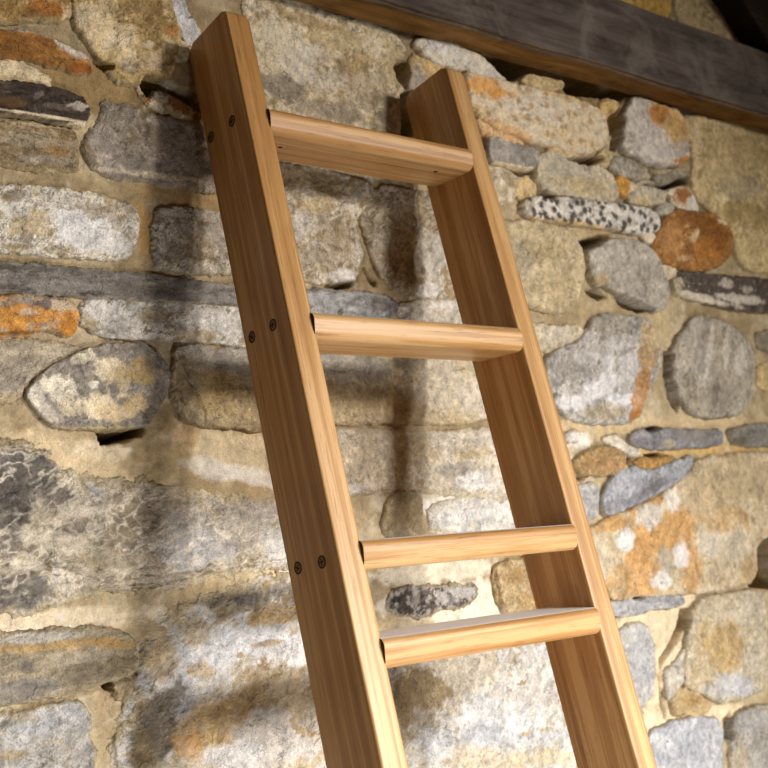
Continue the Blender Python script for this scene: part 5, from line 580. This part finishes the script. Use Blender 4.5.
# ladder point (u, v, w) -> world: x=u, y=-(v*sp+w*cp)+OFFY, z=v*cp-w*sp+OFFZ
def v_floor(w): return (-OFFZ + w*sp)/cp
v0 = v_floor(-D/2)
lad = bpy.data.objects.new('ladder', None); COL.objects.link(lad)
lad.location = (0, -(v0*sp - D/2*cp)+OFFY, 0)
lad.rotation_euler = (PH, 0, 0)
tag(lad, 'oak wooden ladder with plank rungs leaning against the rubble stone wall', 'ladder')
def loc(u, v, w): return Vector((u, -(w+D/2), v-v0))

def rounded(pts, radii, seg=5):
    out = []; n = len(pts)
    for i in range(n):
        p = Vector(pts[i]); a = (Vector(pts[i-1])-p); b = (Vector(pts[(i+1) % n])-p); r = radii[i]
        an = a.angle(b); L = r/math.tan(an/2)
        if r < 1e-5: out.append(p); continue
        s, e = p+a.normalized()*L, p+b.normalized()*L
        c = p+(a.normalized()+b.normalized()).normalized()*(r/math.sin(an/2))
        a0 = s-c; b0 = e-c
        for k in range(seg+1):
            t = k/seg; ang = a0.angle(b0)
            out.append(c + (a0*math.sin((1-t)*ang)+b0*math.sin(t*ang))/math.sin(ang))
    return out

def stile(u0):
    bm = bmesh.new()
    pr = rounded([(-D, .1450), (.0035, .1325), (.0035, v_floor(.0035)), (-D, v_floor(-D))], [.013, .011, .004, .004])
    A = [bm.verts.new(loc(u0, v, w)) for w, v in pr]; B = [bm.verts.new(loc(u0+T, v, w)) for w, v in pr]
    fa = bm.faces.new(A); fb = bm.faces.new(B[::-1])
    for i in range(len(A)):
        j = (i+1) % len(A); bm.faces.new((A[i], B[i], B[j], A[j]))
    bmesh.ops.bevel(bm, geom=list(fa.edges)+list(fb.edges), offset=.0092, segments=5, profile=.5, affect='EDGES', clamp_overlap=True)
    return obj('stile', bm, M_STILE, lad)
left = stile(-W/2-T); right = stile(W/2)

def rung(s):
    bm = bmesh.new()
    def place(u, y, z):      # y up from the rung's middle, z front(0) to rear(-DR), level in the world
        return loc(u, s + y*cp + z*sp, -EI - y*sp + z*cp)
    pr = rounded([(-DR, HR/2), (0, HR/2), (0, -HR/2), (-DR, -HR/2)], [.005, .0115, .0130, .005], 7)
    ul, ur = -W/2-.0022, W/2-.0002
    A = [bm.verts.new(place(ul, y, z)) for z, y in pr]; B = [bm.verts.new(place(ur, y, z)) for z, y in pr]
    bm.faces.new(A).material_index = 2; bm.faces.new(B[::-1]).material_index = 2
    for i in range(len(A)):
        j = (i+1) % len(A); f = bm.faces.new((A[i], B[i], B[j], A[j])); f.normal_update()
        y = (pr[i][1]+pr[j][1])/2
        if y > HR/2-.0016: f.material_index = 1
    for ua, ub in ((-W/2-.02, ul+.001), (ur-.001, W/2+.02)):   # tenons housed in the stiles
        q = [(-DR+.006, HR/2-.004), (-.03, HR/2-.004), (-.03, -HR/2+.004), (-DR+.006, -HR/2+.004)]
        A = [bm.verts.new(place(ua, y, z)) for z, y in q]; B = [bm.verts.new(place(ub, y, z)) for z, y in q]
        bm.faces.new(A); bm.faces.new(B[::-1])
        for i in range(4): bm.faces.new((A[i], B[i], B[(i+1) % 4], A[(i+1) % 4]))
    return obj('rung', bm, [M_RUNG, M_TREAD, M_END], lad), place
for k, s in enumerate(S_):
    o, place = rung(s)
    if k == 3: o['label'] = 'rung with skylight painted on its grey top'
    if k in (0,):
        for u, z in ((.145, -.035), (-.155, -.05)):
            b = bmesh.new(); bmesh.ops.create_uvsphere(b, u_segments=12, v_segments=6, radius=.0028)
            p = place(u, -HR/2, z)
            for w in b.verts: w.co = Vector((w.co.x*1.5, w.co.y, w.co.z*.35))+p
            obj('nail', b, M_DARK, o)

def screw(v, w, ang):
    b = bmesh.new(); uo = -W/2-T
    def ring(r, d, n=24): return [b.verts.new(loc(uo-d, v+r*math.cos(a*2*PI/n), w+r*math.sin(a*2*PI/n))) for a in range(n)]
    rs = [ring(.0088, -.0002), ring(.0088, .0005), ring(.0068, .0005), ring(.0066, -.0002)]
    for p, q in zip(rs[:-1], rs[1:]):
        for i in range(24): b.faces.new((p[i], p[(i+1) % 24], q[(i+1) % 24], q[i])).material_index = 1  # flat dark ring painted as the shade of a countersunk hole
    h = [ring(.0066, .0001), ring(.0045, .0007), ring(.002, .0008)]
    for p, q in zip(h[:-1], h[1:]):
        for i in range(24): b.faces.new((p[i], p[(i+1) % 24], q[(i+1) % 24], q[i]))
    b.faces.new(h[-1][::-1])
    for a in (ang, ang+PI/2):               # cross recess drawn flat, its shade put in as dark colour
        L, t = (.0048, .0011)
        q = [(L, t), (-L, t), (-L, -t), (L, -t)]
        b.faces.new([b.verts.new(loc(uo-.00105, v+x*math.cos(a)-y*math.sin(a), w+x*math.sin(a)+y*math.cos(a))) for x, y in q]).material_index = 1
    return obj('screw', b, [M_SCREW, M_DARK], left)
for v, w, a in ((-.0299, -.0998, .3), (-.0416, -.0366, .2), (-.3681, -.094, .6), (-.3753, -.0367, .1), (-.7081, -.0913, .4), (-.7153, -.0339, .05)): screw(v, w, a)

# ------------------------------------------------------------------ light
def area(name, pos, target, sx, sy, energy, color, spread=PI):
    l = bpy.data.lights.new(name, 'AREA'); l.shape = 'RECTANGLE'; l.size = sx; l.size_y = sy; l.energy = energy; l.color = color; l.spread = spread
    o = bpy.data.objects.new(name, l); COL.objects.link(o); o.location = pos
    o.rotation_euler = (Vector(target)-Vector(pos)).to_track_quat('-Z', 'Y').to_euler()
    return o
area('window_daylight', (2.25, -6.0, 2.95), (-.15, 0, .75), .62, .7, 20, (1, .965, .91), math.radians(42))
area('window_daylight_side', (3.5, -5.6, 2.9), (-.15, 0, .75), .62, .7, 12, (1, .965, .92), math.radians(42))
area('low_fill_light', (.15, -1.6, .2), (.0, 0, .62), 1.3, .6, 26, (.90, .95, 1), math.radians(96))  # added fill near the floor, brightens the lower wall and ladder
w = bpy.data.worlds.new('World'); scene.world = w; w.use_nodes = True
bg = w.node_tree.nodes['Background']; bg.inputs[0].default_value = (1.0, 0.64, 0.34)+(1,); bg.inputs[1].default_value = 0.058

# ------------------------------------------------------------------ camera
cam = bpy.data.cameras.new('camera'); co = bpy.data.objects.new('camera', cam); COL.objects.link(co)
R = [[0.78989835, -0.6086473, -0.07489368], [0.02363028, 0.15224739, -0.98805989], [0.61278235, 0.77869711, 0.13464247]]
co.matrix_world = Matrix(((R[0][0], -R[1][0], -R[2][0], (-1.079263, -1.507875, 1.5)[0]), (R[0][1], -R[1][1], -R[2][1], (-1.079263, -1.507875, 1.5)[1]), (R[0][2], -R[1][2], -R[2][2], (-1.079263, -1.507875, 1.5)[2]), (0, 0, 0, 1)))
cam.sensor_width = 36; cam.lens = 1126.7834018249123/768*36; cam.clip_start = .05
cam.dof.use_dof = True; cam.dof.focus_distance = 1.62; cam.dof.aperture_fstop = 5.6
scene.camera = co
vs = scene.view_settings
vs.view_transform = 'Standard'; vs.look = 'None'; vs.gamma = 1; vs.use_curve_mapping = False; vs.exposure = 0.0
